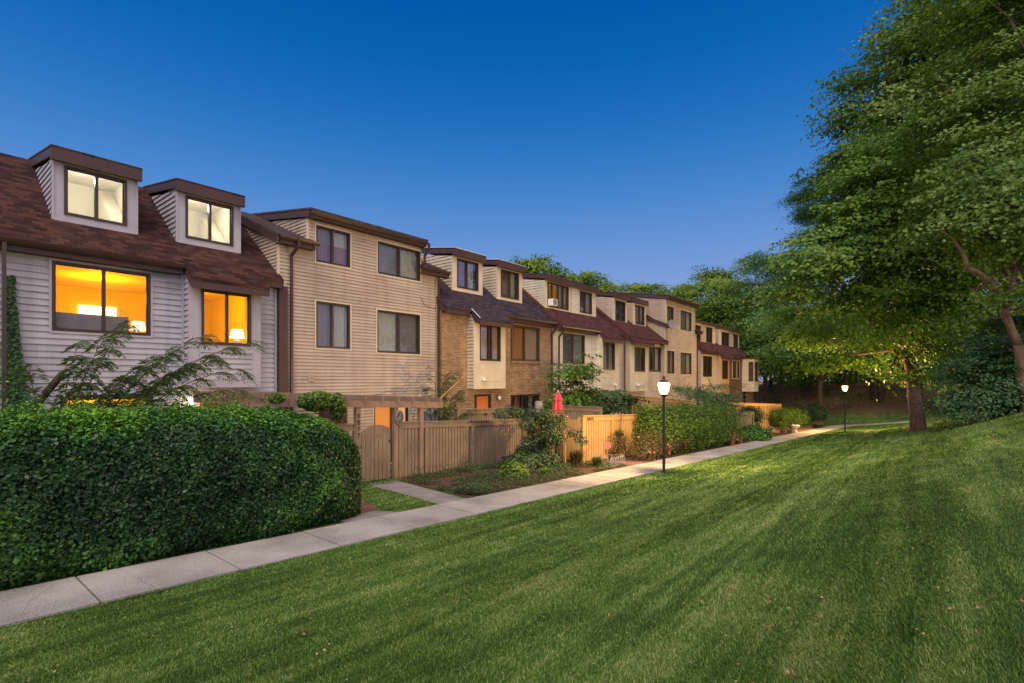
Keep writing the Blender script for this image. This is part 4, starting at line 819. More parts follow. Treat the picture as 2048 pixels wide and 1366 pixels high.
# arched gate
t = thing('gate', 'weathered gate with arched top and gaps between its boards', 'gate', (FX, 9.5, -3.0), 'yard gates')
mb = MB(); n = 7
for i in range(n):
    ya = 8.95 + i * .152; yb = ya + .128; zg = gl(FX, ya) + .07
    top = lambda y: -1.72 + .36 * math.sqrt(max(0, 1 - ((y - 9.48) / .60) ** 2)) + .0 - .05
    mb.extr([(FX + .01, ya, zg), (FX + .01, yb, zg), (FX + .01, yb, top(yb)), (FX + .01, (ya + yb) / 2, top((ya + yb) / 2)), (FX + .01, ya, top(ya))], (-.022, 0, 0))
mb.build('boards', gx, t)
mb = MB(); mb.box(FX - .05, FX - .013, 8.95, 10.0, -2.75, -2.63); mb.box(FX - .05, FX - .013, 8.95, 10.0, -2.1, -1.98); mb.bar((FX - .03, 9.0, -2.63), (FX - .03, 9.95, -2.1), .03, .09, (1, 0, 0)); mb.build('brace', gx, t)
mb = MB(); mb.box(FX + .011, FX + .03, 9.93, 9.99, -1.98, -1.9); mb.build('latch', M['black'], t)
# pergola over the fence line
t = thing('pergola', 'weathered wooden pergola standing over the arched gate', 'pergola', (FX, 9, -3.0))
bz_ = lambda y: -.76 - .049 * (y - 11.2)
for k, y in enumerate((5.4, 8.80, 10.18, 11.22)):
    mb = MB(); mb.box(FX - .07, FX + .07, y - .075, y + .075, gl(FX, y) - .2, bz_(y) - .17); p_ = mb.build('post', M['beam'], t)
    if k == 1:
        for i, ch in enumerate('9877'): text_part(ch, p_, (FX + .076, y - .0, -1.16 - i * .19), (0, 1, 0), .19, M['black'])
mb = MB()
for xo in (-.10, .07): mb.extr([(FX + xo, 5.2, bz_(5.2)), (FX + xo, 12.15, bz_(12.15)), (FX + xo, 12.15, bz_(12.15) - .20), (FX + xo, 5.2, bz_(5.2) - .20)], (.035, 0, 0))
mb.build('beam', M['beam'], t)
for k in range(12):
    y = 5.35 + k * .595; mb = MB(); mb.box(-15.4, FX + .28, y - .02, y + .02, bz_(y) + .004, bz_(y) + .14); mb.build('rafter', M['beam'], t)
mb = MB(); mb.extr([(FX - .8, 5.3, bz_(5.3) + .145), (FX - .8, 12.1, bz_(12.1) + .145), (FX - .8, 12.1, bz_(12.1) + .165), (FX - .8, 5.3, bz_(5.3) + .165)], (-.05, 0, 0)); mb.extr([(-15.3, 5.3, bz_(5.3) - .001), (-15.3, 12.1, bz_(12.1) - .001), (-15.3, 12.1, bz_(12.1) - .18), (-15.3, 5.3, bz_(5.3) - .18)], (-.04, 0, 0)); mb.build('batten', M['beam'], t)
t = thing('wall_plaque', 'dark oval metal plaque hanging on the pergola post right of the arched gate', 'plaque', (FX + .09, 10.25, -1.2), )
mb = MB(); c_ = (FX + .085, 10.27, -1.22)
R_ = lambda r, o: [(c_[0] + o, c_[1] + .16 * r * math.cos(a * math.pi / 12), c_[2] + .24 * r * math.sin(a * math.pi / 12)) for a in range(24)]
mb.extr(R_(1, 0), (.02, 0, 0)); mb.build('plate', M['black'], t)
mb = MB(); A_, B_ = R_(1, .022), R_(.85, .035)
for i in range(24): mb.poly([A_[i], A_[(i + 1) % 24], B_[(i + 1) % 24], B_[i]])
for i in range(9):
    a = i * .7; mb.tube([(c_[0] + .03, c_[1], c_[2]), (c_[0] + .035, c_[1] + .12 * math.cos(a), c_[2] + .19 * math.sin(a))], .007, 5)
mb.build('scrollwork', M['metalg'], t)
# second yard: lamp-lit cedar fence, scooped gate, number 9875
fence('fence', 'orange lamp-lit fence section between the rose bush and the scooped gate', (-11.4, 16.82), (-10.95, 16.82), -1.42, -1.42, M['cedar'], (0, 1))
fence('fence', 'orange lamp-lit board fence carrying the number 9875', (-10.2, 16.95), (-9.55, 20.35), -1.42, -1.52, M['cedar'], (0, .5, 1))
fp = [o for o in bpy.data.objects if o.name.startswith('fence') and o.get('label', '').endswith('9875')][0]
text_part('9875', fp, (-10.135 + .075, 17.28, -1.615), (.19, 1, 0), .17, M['black'])
t = thing('gate', 'orange lamp-lit gate with a scooped top beside the number 9875', 'gate', (-10.6, 16.85, -3.1), 'yard gates')
mb = MB()
for i in range(7):
    xa = -10.90 + i * .094; xb = xa + .083; tp = lambda x: -1.45 - .14 * (1 - ((x + 10.57) / .33) ** 2)
    mb.extr([(xa, 16.82, -3.13), (xb, 16.82, -3.13), (xb, 16.82, tp(xb)), (xa, 16.82, tp(xa))], (0, .02, 0))
mb.build('boards', M['cedar'], t)
mb = MB(); mb.box(-10.9, -10.25, 16.84, 16.87, -2.9, -2.8); mb.box(-10.9, -10.25, 16.84, 16.87, -1.85, -1.75); mb.build('brace', M['cedar'], t)
mb = MB(); mb.box(-10.3, -10.26, 16.80, 16.818, -2.15, -2.0); mb.build('latch', M['black'], t)
# inner yard fences
t, P, zt = fence('fence', 'inner fence in front of the orange door with small number 98', (-14.3, 14.3), (-14.25, 16.9), -1.20, -1.28, gx, (0, 1), 1.9)
text_part('98', t, (-14.26 + .06, 15.85, -1.56), (0.02, 1, 0), .17, M['black'])
fence('fence', 'brown inner fence seen over the scooped gate', (-13.2, 19.6), (-10.9, 19.6), -1.22, -1.24, gx, (0, 1), 1.9)
fence('fence', 'tan capped fence top behind the bushes right of the street lamp', (-12.6, 26.2), (-10.6, 30.2), -.92, -1.33, M['cedar'], (0, .5, 1), 1.9)
fence('fence', 'weathered fence panel below the covered grill', (-10.3, 31.4), (-9.5, 33.3), -2.12, -2.12, gx, (0, 1), 1.5)
fence('fence', 'weathered fence panel between the rounded bush and the dark bush', (-9.9, 35.3), (-9.3, 38.2), -2.2, -2.3, gx, (0, 1), 1.5)
t, P, zt = fence('fence', 'low lamp-lit trellis fence at the far end below the last house', (-12.3, 38.5), (-9.9, 50.0), -1.72, -2.25, M['cedar'], (0, .33, .66, 1), 1.5, board=.3, gap=.12)
# ================================================================== street lamps
def street_lamp(loc, label, e=1.0, hgt=3.4):
    z0 = gzu(loc[0], loc[1]); x, y = loc; t = thing('street_lamp', label, 'street lamp', (x, y, z0), 'street lamps along the pavement')
    mb = MB(); mb.lathe((x, y, z0), [(.062, -.3), (.058, .02), (.046, .06), (.042, hgt - .76), (.038, hgt - .74)], 14); mb.build('pole', M['black'], t, smooth=True)
    mb = MB(); mb.lathe((x, y, z0 + hgt - .75), [(.045, 0), (.08, .03), (.10, .08), (.11, .10)], 14); mb.build('lamp_base', M['black'], t)
    mb = MB(); mb.lathe((x, y, z0 + hgt - .65), [(.10, 0), (.155, .12), (.19, .28), (.185, .36), (.12, .38)], 20); mb.build('globe', M['lamp_on'], t, smooth=True)
    mb = MB(); mb.lathe((x, y, z0 + hgt - .27), [(.16, 0), (.10, .06), (.04, .09), (.035, .14), (.05, .17), (.02, .22)], 16); mb.build('lamp_cap', M['gutter'], t)
    mb = MB(); mb.lathe((x, y, z0 + hgt - .64), [(.02, 0), (.045, .04), (.045, .1), (.02, .13)], 12); mb.build('bulb', emis('bulb', (1, .8, .5), 60), t)
    plight('lamp_light', (x, y, z0 + hgt - .40), e, (1, .61, .22), .06, t)
    return t
street_lamp((-6.55, 15.9), 'lit street lamp in the middle of the photo in front of the hedge', 2700, 3.2)
street_lamp((-4.5, 43.9), 'lit street lamp at the far end of the pavement under the trees', 5200, 3.62)
# ================================================================== red parasol, small yard things
t = thing('parasol', 'closed red parasol standing behind the rose bush', 'parasol', (-11.9, 18.3, -3.3))
mb = MB(); px_, py_ = -12.55, 18.75
for k, (r0, z0, r1, z1) in enumerate([(.27, -1.75, .12, -.85), (.19, -.95, .06, -.60)]):
    n = 32; A = []; 
    for (r, z) in ((r0, z0), ((r0 * .55 + r1 * .45), z0 * .45 + z1 * .55), (r1, z1)):
        A.append([(px_ + r * (1 + .18 * math.cos(a * math.pi * 2 * 8 / n)) * math.cos(a * 2 * math.pi / n), py_ + r * (1 + .18 * math.cos(a * math.pi * 2 * 8 / n)) * math.sin(a * 2 * math.pi / n), z) for a in range(n)])
    for q, w_ in zip(A, A[1:]):
        for i in range(n): mb.poly([q[i], q[(i + 1) % n], w_[(i + 1) % n], w_[i]])
    mb.poly(A[-1])
mb.build('canopy', M['parasol'], t, smooth=True)
mb = MB(); mb.tube([(px_, py_, -3.4), (px_, py_, -.52)], .02, 8); mb.build('pole', M['white'], t)
t = thing('patio_table', 'white patio table top just visible below the red parasol', 'table', (-11.6, 17.9, -3.3))
mb = MB(); mb.lathe((-12.0, 17.8, -1.60), [(.50, 0), (.52, .02), (.50, .03)], 20); mb.build('tabletop', M['white'], t)
mb = MB(); mb.tube([(-11.6, 18.0, -3.3), (-11.6, 18.0, -1.6)], .03, 8); mb.build('leg', M['white'], t)
t = thing('chiminea', 'pale cylindrical chimney pot standing left of the red parasol', 'chimney pot', (-13.3, 18.3, -3.3))
mb = MB(); mb.lathe((-13.3, 18.35, -3.3), [(.15, 0), (.15, 1.9), (.19, 2.0), (.19, 2.15), (.15, 2.3), (.12, 2.3)], 16); mb.build('body', M['stone'], t)
t = thing('grill', 'grill under a blue and white cover behind the fence panel', 'grill', (-10.9, 32.6, -3.6))
mb = MB(); mb.box(-11.25, -10.55, 32.0, 33.5, -3.6, -2.0); mb.extr([(-11.3, 31.95, -2.0), (-10.5, 31.95, -2.0), (-10.6, 31.95, -1.86), (-10.9, 31.95, -1.66), (-11.2, 31.95, -1.8)], (0, 1.6, 0)); mb.build('cover', plain('pale blue cover', (.30, .36, .55), .7, .3, 2), t, bevel=.05)
t = thing('hanging_basket', 'dark hanging flower basket on the lamp-lit fence with number 9875', 'hanging basket', (-9.75, 19.0, -2.3))
mb = MB(); mb.lathe((-9.70, 19.0, -2.42), [(.06, 0), (.14, .1), (.17, .2)], 12); mb.build('basket', M['black'], t)
mb = MB(); mb.tube([(-9.78, 19.0, -1.40), (-9.70, 19.0, -1.3), (-9.62, 19.0, -1.4), (-9.66, 19.0, -2.24)], .012, 6); mb.build('hook', M['black'], t)
leaves('plant', np.array([-9.70, 19.0, -2.18]) + RNG.normal(0, (.09, .09, .05), (260, 3)), RNG.normal(0, .5, (260, 3)) + [0, 0, 1], .05, M['lime'], t)
def mini_fence(p0, p1, label, n, hgt, mat, cat='garden edging'):
    a = Vector(p0); b = Vector(p1); t = thing('garden_edging', label, cat, (a.x, a.y, gl(a.x, a.y)))
    for i in range(n):
        p = a.lerp(b, i / n); q = a.lerp(b, (i + 1) / n); z0, z1 = gl(*p), gl(*q); mb = MB()
        mb.tube([(p.x, p.y, z0 - .05), (p.x, p.y, z0 + hgt * .75), ((p.x * .8 + q.x * .2), (p.y * .8 + q.y * .2), z0 + hgt * .95), ((p.x + q.x) / 2, (p.y + q.y) / 2, z0 + hgt), ((p.x * .2 + q.x * .8), (p.y * .2 + q.y * .8), z1 + hgt * .95), (q.x, q.y, z1 + hgt * .75), (q.x, q.y, z1 - .05)], .007, 5)
        m_ = p.lerp(q, .5); mb.tube([(m_.x, m_.y, z0), (m_.x, m_.y, z0 + hgt)], .005, 5)
        mb.tube([(p.x, p.y, z0 + .1), (q.x, q.y, z1 + .1)], .005, 5); mb.build('hoop', mat, t)
mini_fence((-12.3, 10.35), (-11.9, 12.6), 'low black wire hoop edging at the foot of the weathered fence', 8, .38, M['black'])
mini_fence((-8.15, 15.3), (-8.35, 16.75), 'low pale lattice edging by the pavement left of the brick path', 6, .38, M['metalg'])
mini_fence((-8.35, 16.75), (-9.6, 16.7), 'low pale lattice edging running back toward the scooped gate', 5, .38, M['metalg'])
t = thing('birdbath', 'dark shallow bird bath standing low in the flower bed', 'bird bath', (-11.4, 13.9, -3.2)); zz = gl(-11.4, 13.9)
mb = MB(); mb.lathe((-11.4, 13.9, zz), [(.10, 0), (.05, .08), (.05, .30), (.1, .34), (.26, .40), (.27, .43), (.1, .40)], 18); mb.build('bowl', M['black'], t, smooth=True)
t = thing('pinwheel', 'pink and red garden pinwheel standing by the lattice edging', 'pinwheel', (-8.8, 16.3, -3.1)); zz = gl(-8.8, 16.3)
mb = MB(); mb.tube([(-8.8, 16.3, zz), (-8.8, 16.3, zz + .75)], .01, 5); mb.build('stick', M['metalg'], t)
mb = MB()
for k in range(8):
    a = k * math.pi / 4; e1 = Vector((.78, .63, 0)); ce = Vector((-8.78, 16.27, zz + .75)); mb.extr([ce, ce + e1 * .15 * math.cos(a) + Vector((0, 0, .15 * math.sin(a))), ce + e1 * .13 * math.cos(a + .5) + Vector((0, 0, .13 * math.sin(a + .5)))], (.01, -.01, 0))
mb.build('blades', plain('pinwheel pink', (.6, .12, .15), .5, .4, 8), t)
def pot(x, y, r, hgt, label, mat='terracotta', plantm=None, ps=.25, ph=.3, name='flower_pot', fl=None, n=350, aspect=.4, lsize=.09):
    z = gl(x, y); t = thing(name, label, 'flower pot', (x, y, z), 'potted plants along the pavement')
    mb = MB(); mb.lathe((x, y, z), [(r * .65, 0), (r * .95, hgt * .85), (r * 1.08, hgt * .86), (r * 1.08, hgt), (r * .9, hgt)], 16); mb.build('pot', M[mat], t)
    if plantm:
        d = unit(RNG.normal(size=(n, 3))) * RNG.uniform(.3, 1, (n, 1)); d[:, 2] = np.abs(d[:, 2]); leaves('plant', np.array([x, y, z + hgt]) + d * [ps, ps, ph], d + [0, 0, .6], RNG.uniform(.6, 1.2, n) * lsize, M[plantm], t, aspect=aspect)
    if fl:
        d = unit(RNG.normal(size=(60, 3))); d[:, 2] = np.abs(d[:, 2]); leaves('flowers', np.array([x, y, z + hgt]) + d * [ps * .9, ps * .9, ph * 1.02], d + [0, 0, .6], .07, M[fl], t, aspect=.9)
    return t
pot(-7.75, 27.6, .17, .30, 'terracotta pot with yellow-green leaves and pink flowers beside the hedge end', 'terracotta', 'lime', .42, .62, fl='pinkfl')
pot(-7.75, 29.0, .20, .34, 'terracotta pot with spiky dark leaves left of the low green yew', 'terracotta', 'shrub', .40, .50, aspect=.12, lsize=.35)
pot(-7.6, 35.4, .22, .34, 'small pot with white flowers at the right end of the low green yew', 'redstone', 'shrub', .30, .35, fl='whitefl')
pot(-7.6, 39.1, .22, .30, 'small pot with pale lime foliage in front of the dark bush', 'terracotta', 'lime', .42, .5)
pot(-7.4, 40.2, .20, .35, 'plain brown pot with dry foliage right of the lime plant', 'redstone', 'dry', .3, .35)
pot(-6.9, 49.0, .40, .35, 'wide dark planter tub at the far end of the red mulch bed', 'black', 'dry', .55, .4)
t = thing('urn', 'white pedestal urn at the near edge of the red mulch bed', 'urn', (-7.3, 41.6, gl(-7.3, 41.6))); zz = gl(-7.3, 41.6)
mb = MB(); mb.lathe((-7.3, 41.6, zz), [(.20, 0), (.20, .05), (.07, .16), (.07, .26), (.2, .34), (.30, .48), (.31, .54), (.26, .54)], 18); mb.build('bowl', M['white'], t, smooth=True)
mb = MB(); A = line((xf(49.9), 50.3), (-9.8, 46.5), 2); mb.bar((A[0][0] - .3, A[0][1] - 1.0, gl(A[0][0], A[0][1]) + .10), (A[1][0], A[1][1], gl(A[1][0], A[1][1]) + .12), .14, .14)
meta(mb.build('timber_edging', M['bark_dark']), 'dark timber edging along the far side of the red mulch bed', 'timber')
# ================================================================== plants
def hedge(name, label, cat, pts, mat, n, size, loc, group=None, flowers=None, twigs=True, lumpy=.42):
    """pts: (x,y,z,rx,ry,rz) lobes; leaves fill the outer shell, darker twig core inside"""
    t = thing(name, label, cat, loc, group); W_ = np.array([p[3] * p[4] + p[4] * p[5] + p[3] * p[5] for p in pts]); ix = RNG.choice(len(pts), n, p=W_ / W_.sum()); Q = np.array(pts)[ix]
    d = unit(RNG.normal(size=(n, 3))); s = RNG.uniform(.45, 1.04, (n, 1)) ** .6
    lump = np.array([mnoise.noise(Vector((a[0] * 2.2 + q[0], a[1] * 2.2 + q[1], a[2] * 2.2 + q[2]))) for a, q in zip(d, Q)])[:, None]; s = s * (1 + lumpy * lump); P = Q[:, :3] + d * s * Q[:, 3:] + RNG.normal(0, .03, (n, 3))
    gzz = gz(P[:, 0], P[:, 1]); ok = P[:, 2] > gzz + .02
    leaves('foliage', P[ok], d[ok] * .8 + [0, 0, .55] + RNG.normal(0, .45, (ok.sum(), 3)), RNG.uniform(.7, 1.25, ok.sum()) * size, M[mat], t)
    if twigs:
        mb = MB()
        for p in pts[:14]:
            for k in range(5):
                e = Vector(p[:3]) + Vector((random.gauss(0, .4) * p[3], random.gauss(0, .4) * p[4], random.uniform(0, .75) * p[5])); mb.tube([(p[0] + random.uniform(-.1, .1), p[1] + random.uniform(-.1, .1), gl(p[0], p[1]) - .05), e], [.02, .006], 5)
        mb.build('stems', M['bark_dark'], t)
    if flowers:
        k = flowers[1]; ix = RNG.choice(len(pts), k); Q = np.array(pts)[ix]; d = unit(RNG.normal(size=(k, 3)) + [.8, -.4, .3]); P = Q[:, :3] + d * Q[:, 3:] * 1.04
        m5 = 7; P5 = np.repeat(P, m5, 0) + RNG.normal(0, .018, (k * m5, 3)); leaves('flowers', P5, RNG.normal(size=(k * m5, 3)) + [.5, -.5, .5], .055, M[flowers[0]], t, aspect=.9)
    return t
# the big clipped hedge: rounded box
t = thing('hedge', 'big dark clipped hedge along the pavement at the lower left', 'hedge', (-9.7, 2, -2.7))
n = 230000; HY0, HY1, HX0, HX1 = -3.2, 6.30, -10.9, -8.66; YN = 4.0; LN = HY1 - YN
def hedge_top(y): return -.50 - .014 * y
yy = np.where(RNG.random(n) < .34, YN + LN * np.sin(RNG.uniform(0, math.pi / 2, n)), RNG.uniform(HY0, YN, n))
endr = (1 - (np.clip((yy - YN) / LN, 0, 1)) ** 2.3) ** .5
face = RNG.random(n); fr_m = face < .6; pw = 3.6; tt = RNG.uniform(-1, 1, n); bk = RNG.random(n) < .22
sz = np.where(fr_m, tt, (1 - np.abs(tt) ** pw) ** (1 / pw)); sx = np.where(fr_m, (1 - np.abs(tt) ** pw) ** (1 / pw) * np.where(bk, -1, 1), tt)
bump = np.array([mnoise.noise(Vector((a * 1.1, b * 1.2, c * 1.2))) + .5 * mnoise.noise(Vector((a * 3.1, b * 3.2, c * 3))) for a, b, c in zip(yy, sz, sx)])
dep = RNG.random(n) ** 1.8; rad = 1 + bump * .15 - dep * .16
botz = zs(yy) - .15; topz = botz + (hedge_top(yy) - botz) * (.30 + .70 * endr ** .8); mid = (topz + botz) / 2; hv = (topz - botz) / 2; hx = (HX0 + HX1) / 2 + .1; hw = (HX1 - HX0) / 2
hx = hx + .038 * yy; P = np.stack([hx + hw * sx * rad * (.06 + .94 * endr), yy, mid + hv * sz * np.where(sz > 0, 1 + bump * .11 - dep * .08, 1)], 1) + RNG.normal(0, .02, (n, 3))
Nn = np.stack([np.sign(sx) * np.abs(sx) ** 3, (1 - endr) * 1.6, np.sign(sz) * np.abs(sz) ** 3], 1)
hr = RNG.random(n) * .60 - dep * .2 + .62 * sstep((sz - .62) / .36) * (.4 + .6 * RNG.random(n)) + np.maximum(0, bump) * .35  # lit top and shaded depth put into leaf colour: lighter above, darker inside
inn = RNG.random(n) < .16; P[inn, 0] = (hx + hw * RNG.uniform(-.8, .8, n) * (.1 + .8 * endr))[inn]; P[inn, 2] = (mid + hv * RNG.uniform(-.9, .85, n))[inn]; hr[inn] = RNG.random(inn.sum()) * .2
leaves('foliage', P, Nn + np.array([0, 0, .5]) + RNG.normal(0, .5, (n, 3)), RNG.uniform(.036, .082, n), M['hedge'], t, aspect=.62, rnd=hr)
# sprouting tips above the clipped top
k = 950; ty = RNG.uniform(HY0, HY1 - 1.9, k); tx = RNG.uniform(HX0 + .35, HX1 - .25, k); tz = hedge_top(ty) - .04; m_ = 16
hgt = RNG.exponential(.06, k) + .02; fr_ = np.tile(np.linspace(0, 1, m_), k)
Pt = np.stack([np.repeat(tx, m_) + RNG.normal(0, .02, k * m_), np.repeat(ty, m_) + RNG.normal(0, .02, k * m_), np.repeat(tz, m_) + np.repeat(hgt, m_) * fr_ * 1.4], 1)
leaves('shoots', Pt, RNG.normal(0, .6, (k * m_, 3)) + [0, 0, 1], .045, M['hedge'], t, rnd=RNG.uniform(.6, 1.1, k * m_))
mb = MB()
for k in range(42):
    x0, y0 = random.uniform(HX0 + .5, HX1 - .5), HY0 + .2 + k * .18; z0 = gl(x0, y0); mb.tube([(x0, y0, z0 - .1), (x0 + random.gauss(0, .15), y0 + random.gauss(0, .15), -1.6), (x0 + random.gauss(0, .3), y0 + random.gauss(0, .3), -.75)], [.03, .02, .008], 5)
mb.build('stems', M['bark_dark'], t)
# hedge behind the middle lamp
pts = []
for k in range(26):
    y = 20.2 + k * .34; x = -9.25 + .045 * (y - 20) + (0 if k % 2 else .5)
    zt_ = -1.35 - .010 * (y - 20) + .16 * math.sin(k * .9) + (.2 if k < 14 else .05); pts.append((x, y, (zt_ + zs(y)) / 2 - .05, 1.0, .65, (zt_ - zs(y)) / 2 + .05))
hedge('hedge', 'loose green hedge right behind the middle street lamp', 'hedge', pts, 'shrub', 90000, .085, (-9.2, 24.5, -3.3), lumpy=.22)
pts = [(-8.45 + .05 * (k % 3), 18.6 + k * .42, zs(19) + .45 + .12 * math.sin(k * 1.7), .55, .5, .55 + .1 * math.sin(k)) for k in range(9)]
hedge('rose_bush', 'low reddish-brown rose bush with a few pink blooms at the foot of the hedge', 'bush', pts, 'dry', 14000, .05, (-8.4, 20, -3.2), flowers=('pinkfl', 26))
pts = [(-9.9 + .2 * math.sin(k * 2.), 18.5 + k * .25, -2.7 + .1 * math.sin(k), .4, .35, .5) for k in range(5)]
hedge('bush', 'small dry bush against the lamp-lit fence below the hanging basket', 'bush', pts, 'dry', 5000, .05, (-9.9, 19, -3.2))
# climbing rose bush in front of the fence corner
rb = []
for k in range(24):
    f = random.random(); a = random.uniform(0, 6.28); rr0 = random.uniform(.1, 1.0); r = random.uniform(.22, .42)
    rb.append((-10.75 + .95 * rr0 * math.cos(a) + random.uniform(-.1, .1), 15.0 + .75 * rr0 * math.sin(a), -2.35 + 1.0 * f + .12 * math.cos(a), r, r, r * .7))
rb += [(-11.9, 14.2, -1.30, .45, .4, .18), (-11.5, 14.5, -1.2, .4, .4, .2), (-9.75, 15.6, -1.95, .35, .3, .16), (-9.55, 15.75, -2.2, .25, .3, .14)]
hedge('rose_bush', 'tall spreading rose bush in front of the fence corner', 'bush', rb, 'rose', 6500, .085, (-10.9, 15, -3.1), flowers=('redfl', 9))
hedge('bush', 'low leafy dark green bush at the foot of the tall rose bush', 'bush', [(-10.6, 13.7, -2.95, .7, .7, .42), (-10.3, 14.5, -2.9, .6, .7, .4), (-11.0, 14.6, -2.8, .6, .6, .45)], 'rose', 7000, .09, (-10.6, 14, -3.1))
hedge('bush', 'pale-leaved hosta-like plant low in the flower bed near the pavement', 'plant', [(-9.6, 12.0, -2.85, .42, .48, .30)], 'lime', 1600, .13, (-9.6, 12, -3.0), twigs=False)
def tuft(x, y, h, r, label, mat, n=160, cat='plant', name='grass_clump', wd=.03):
    z = gl(x, y); k = 5; B = np.array([x, y, z]); A = RNG.uniform(0, 6.283, n); V = []; F = []
    for i in range(n):
        hh2 = h * RNG.uniform(.6, 1.1); dr = np.array([math.cos(A[i]), math.sin(A[i])]) * r * RNG.uniform(.3, 1); sd2 = np.array([-math.sin(A[i]), math.cos(A[i])]) * wd / 2; o = RNG.normal(0, r * .15, 2); b0 = len(V)
        for j in range(k):
            f = j / (k - 1); w2 = (1 - f) ** .7 + .05; c = [x + o[0] + dr[0] * f ** 1.6, y + o[1] + dr[1] * f ** 1.6, z + hh2 * (f - .35 * f ** 3 * 1.2)]
            V += [(c[0] - sd2[0] * w2, c[1] - sd2[1] * w2, c[2]), (c[0] + sd2[0] * w2, c[1] + sd2[1] * w2, c[2])]
        for j in range(k - 1): F.append([b0 + 2 * j, b0 + 2 * j + 1, b0 + 2 * j + 3, b0 + 2 * j + 2])
    t = thing(name, label, cat, (x, y, z)); npmesh('leaves', np.array(V), np.array(F), M[mat], t, None, np.repeat(RNG.random(n), 2 * k)); return t
tuft(-9.55, 15.4, 1.0, .45, 'tall arching brownish grass clump right of the tall rose bush', 'dry', 420)
tuft(-9.0, 15.9, .6, .35, 'short greener grass clump by the lattice edging', 'fern', 260)
tuft(-9.1, 12.9, .4, .3, 'low strappy green plant near the pavement edge of the flower bed', 'lime', 160)
# ground cover in the beds
def cover(name, label, x0, x1, y0, y1, n, size, mats, hz, kind='stuff', dens=None):
    yv = RNG.uniform(y0, y1, n); xv = RNG.uniform(0, 1, n); xa = (x0(yv) if callable(x0) else x0); xb = (x1(yv) if callable(x1) else x1); xv = xa + (xb - xa) * xv
    nn = np.array([mnoise.noise(Vector((a * 1.1, b * 1.1, 5))) for a, b in zip(xv, yv)]); ok = nn > -.12; xv, yv, nn = xv[ok], yv[ok], nn[ok]
    zv = gz(xv, yv) + .03 + RNG.random(len(xv)) * hz * np.clip(nn * 2.5 + .4, .15, 1)
    o = leaves(name, np.stack([xv, yv, zv], 1), RNG.normal(0, .5, (len(xv), 3)) + [0, 0, 1], RNG.uniform(.6, 1.3, len(xv)) * size, M[mats]); meta(o, label, 'ground cover', kind=kind)
cover('ground_cover', 'low green weeds covering the flower bed', lambda y: np.maximum(-12.7, -8.4 - (y - 8.8) * 3.3), lambda y: xf(y) - .02, 9.0, 16.5, 24000, .05, 'rose', .22)
cover('leaf_litter', 'dry leaves and stems on the flower bed', lambda y: np.maximum(-12.7, -8.4 - (y - 8.8) * 3.3), lambda y: xf(y) - .02, 9.0, 16.6, 26000, .045, 'dry', .10)
cover('leaf_litter', 'dry leaves under the rose bushes beside the pavement', -9.8, lambda y: xf(y) - .02, 18.2, 30, 8000, .05, 'dry', .08)
cover('ground_cover', 'uneven grass and weeds in the yard strip by the fence foot', -12.85, -12.2, 6.5, 16.5, 4000, .05, 'shrub', .16)
# fine-leaved mimosa branches
def mimosa(label, base, ends, loc, n_pair=8, llen=.42, name='mimosa', trunk_r=.024):
    t = thing(name, label, 'small tree', loc); tb = MB(); P = []; Nn = []; A = []; S = []
    for e in ends:
        b = Vector(base); e = Vector(e); mid_ = b.lerp(e, .5) + Vector((0, 0, .25 * (e - b).length)); pts = [b * (1 - s) ** 2 + mid_ * 2 * s * (1 - s) + e * s * s for s in [i / 8 for i in range(9)]]
        tb.tube(pts, [trunk_r * (1 - .85 * i / 8) for i in range(9)], 6)
        for s in range(3, 9):
            for sg in (-1, 1):
                p0 = pts[s] if s < 9 else pts[8]; dd = (pts[min(s, 8)] - pts[s - 1]).normalized(); sdv_ = dd.cross(Vector((0, 0, 1))).normalized()
                fd = (dd * .8 + sdv_ * sg * random.uniform(.4, 1.1) + Vector((0, 0, random.uniform(-.1, .5)))).normalized(); LL = llen * random.uniform(.7, 1.25); fpts = [p0 + fd * LL * u + Vector((0, 0, -.42 * LL * u * u)) for u in np.linspace(0, 1, 9)]
                tb.tube(fpts, [.006, .005, .005, .004, .004, .003, .003, .002, .002], 4)
                for u in np.linspace(.15, 1, n_pair):
                    f = u * 8; i0 = min(int(f), 7); c = fpts[i0].lerp(fpts[i0 + 1], f - i0); tg = (fpts[i0 + 1] - fpts[i0]).normalized(); sv = tg.cross(Vector((0, 0, 1))).normalized()
                    for q in (-1, 1):
                        ll = random.uniform(.17, .28) * (1.15 - .4 * u); ax_ = (sv * q * .9 + tg * .8 + Vector((0, 0, -.15))).normalized(); dn = Vector((0, 0, -1))
                        for g_ in range(3):
                            a3 = (ax_ + dn * .55 * g_).normalized(); c3 = c + ax_ * ll * (g_ * .30 + .12) + dn * ll * .10 * g_ * g_
                            P.append(c3 + a3 * ll * .08); Nn.append(a3.cross(sv * q + Vector((.1, 0, .2))) + Vector((random.gauss(0, .2), 0, .8))); A.append(a3); S.append(ll * .56)
    tb.build('branches', M['bark'], t); leaves('foliage', np.array([tuple(p) for p in P]), np.array([tuple(p) for p in Nn]), np.array(S), M['fern'], t, aspect=.19, axis=np.array([tuple(p) for p in A]), fold=.02); return t
mimosa('feathery mimosa branches spreading in front of the grey-sided house', (-12.7, 2.0, -2.2), [(-12.6, 2.35, .50), (-12.3, 3.0, .95), (-12.2, 3.7, .5), (-12.0, 4.3, .85), (-11.8, 5.1, .75), (-12.3, 2.9, -.1), (-11.9, 3.9, -.15), (-11.9, 4.9, -.25), (-12.6, 1.7, .05), (-12.2, 3.3, .3), (-11.9, 4.4, .35), (-12.3, 2.7, .7), (-12.1, 3.9, .15), (-11.9, 4.7, .6), (-12.4, 2.4, .2), (-12.0, 5.0, .2)], (-12.6, 2.0, -3), llen=.50)
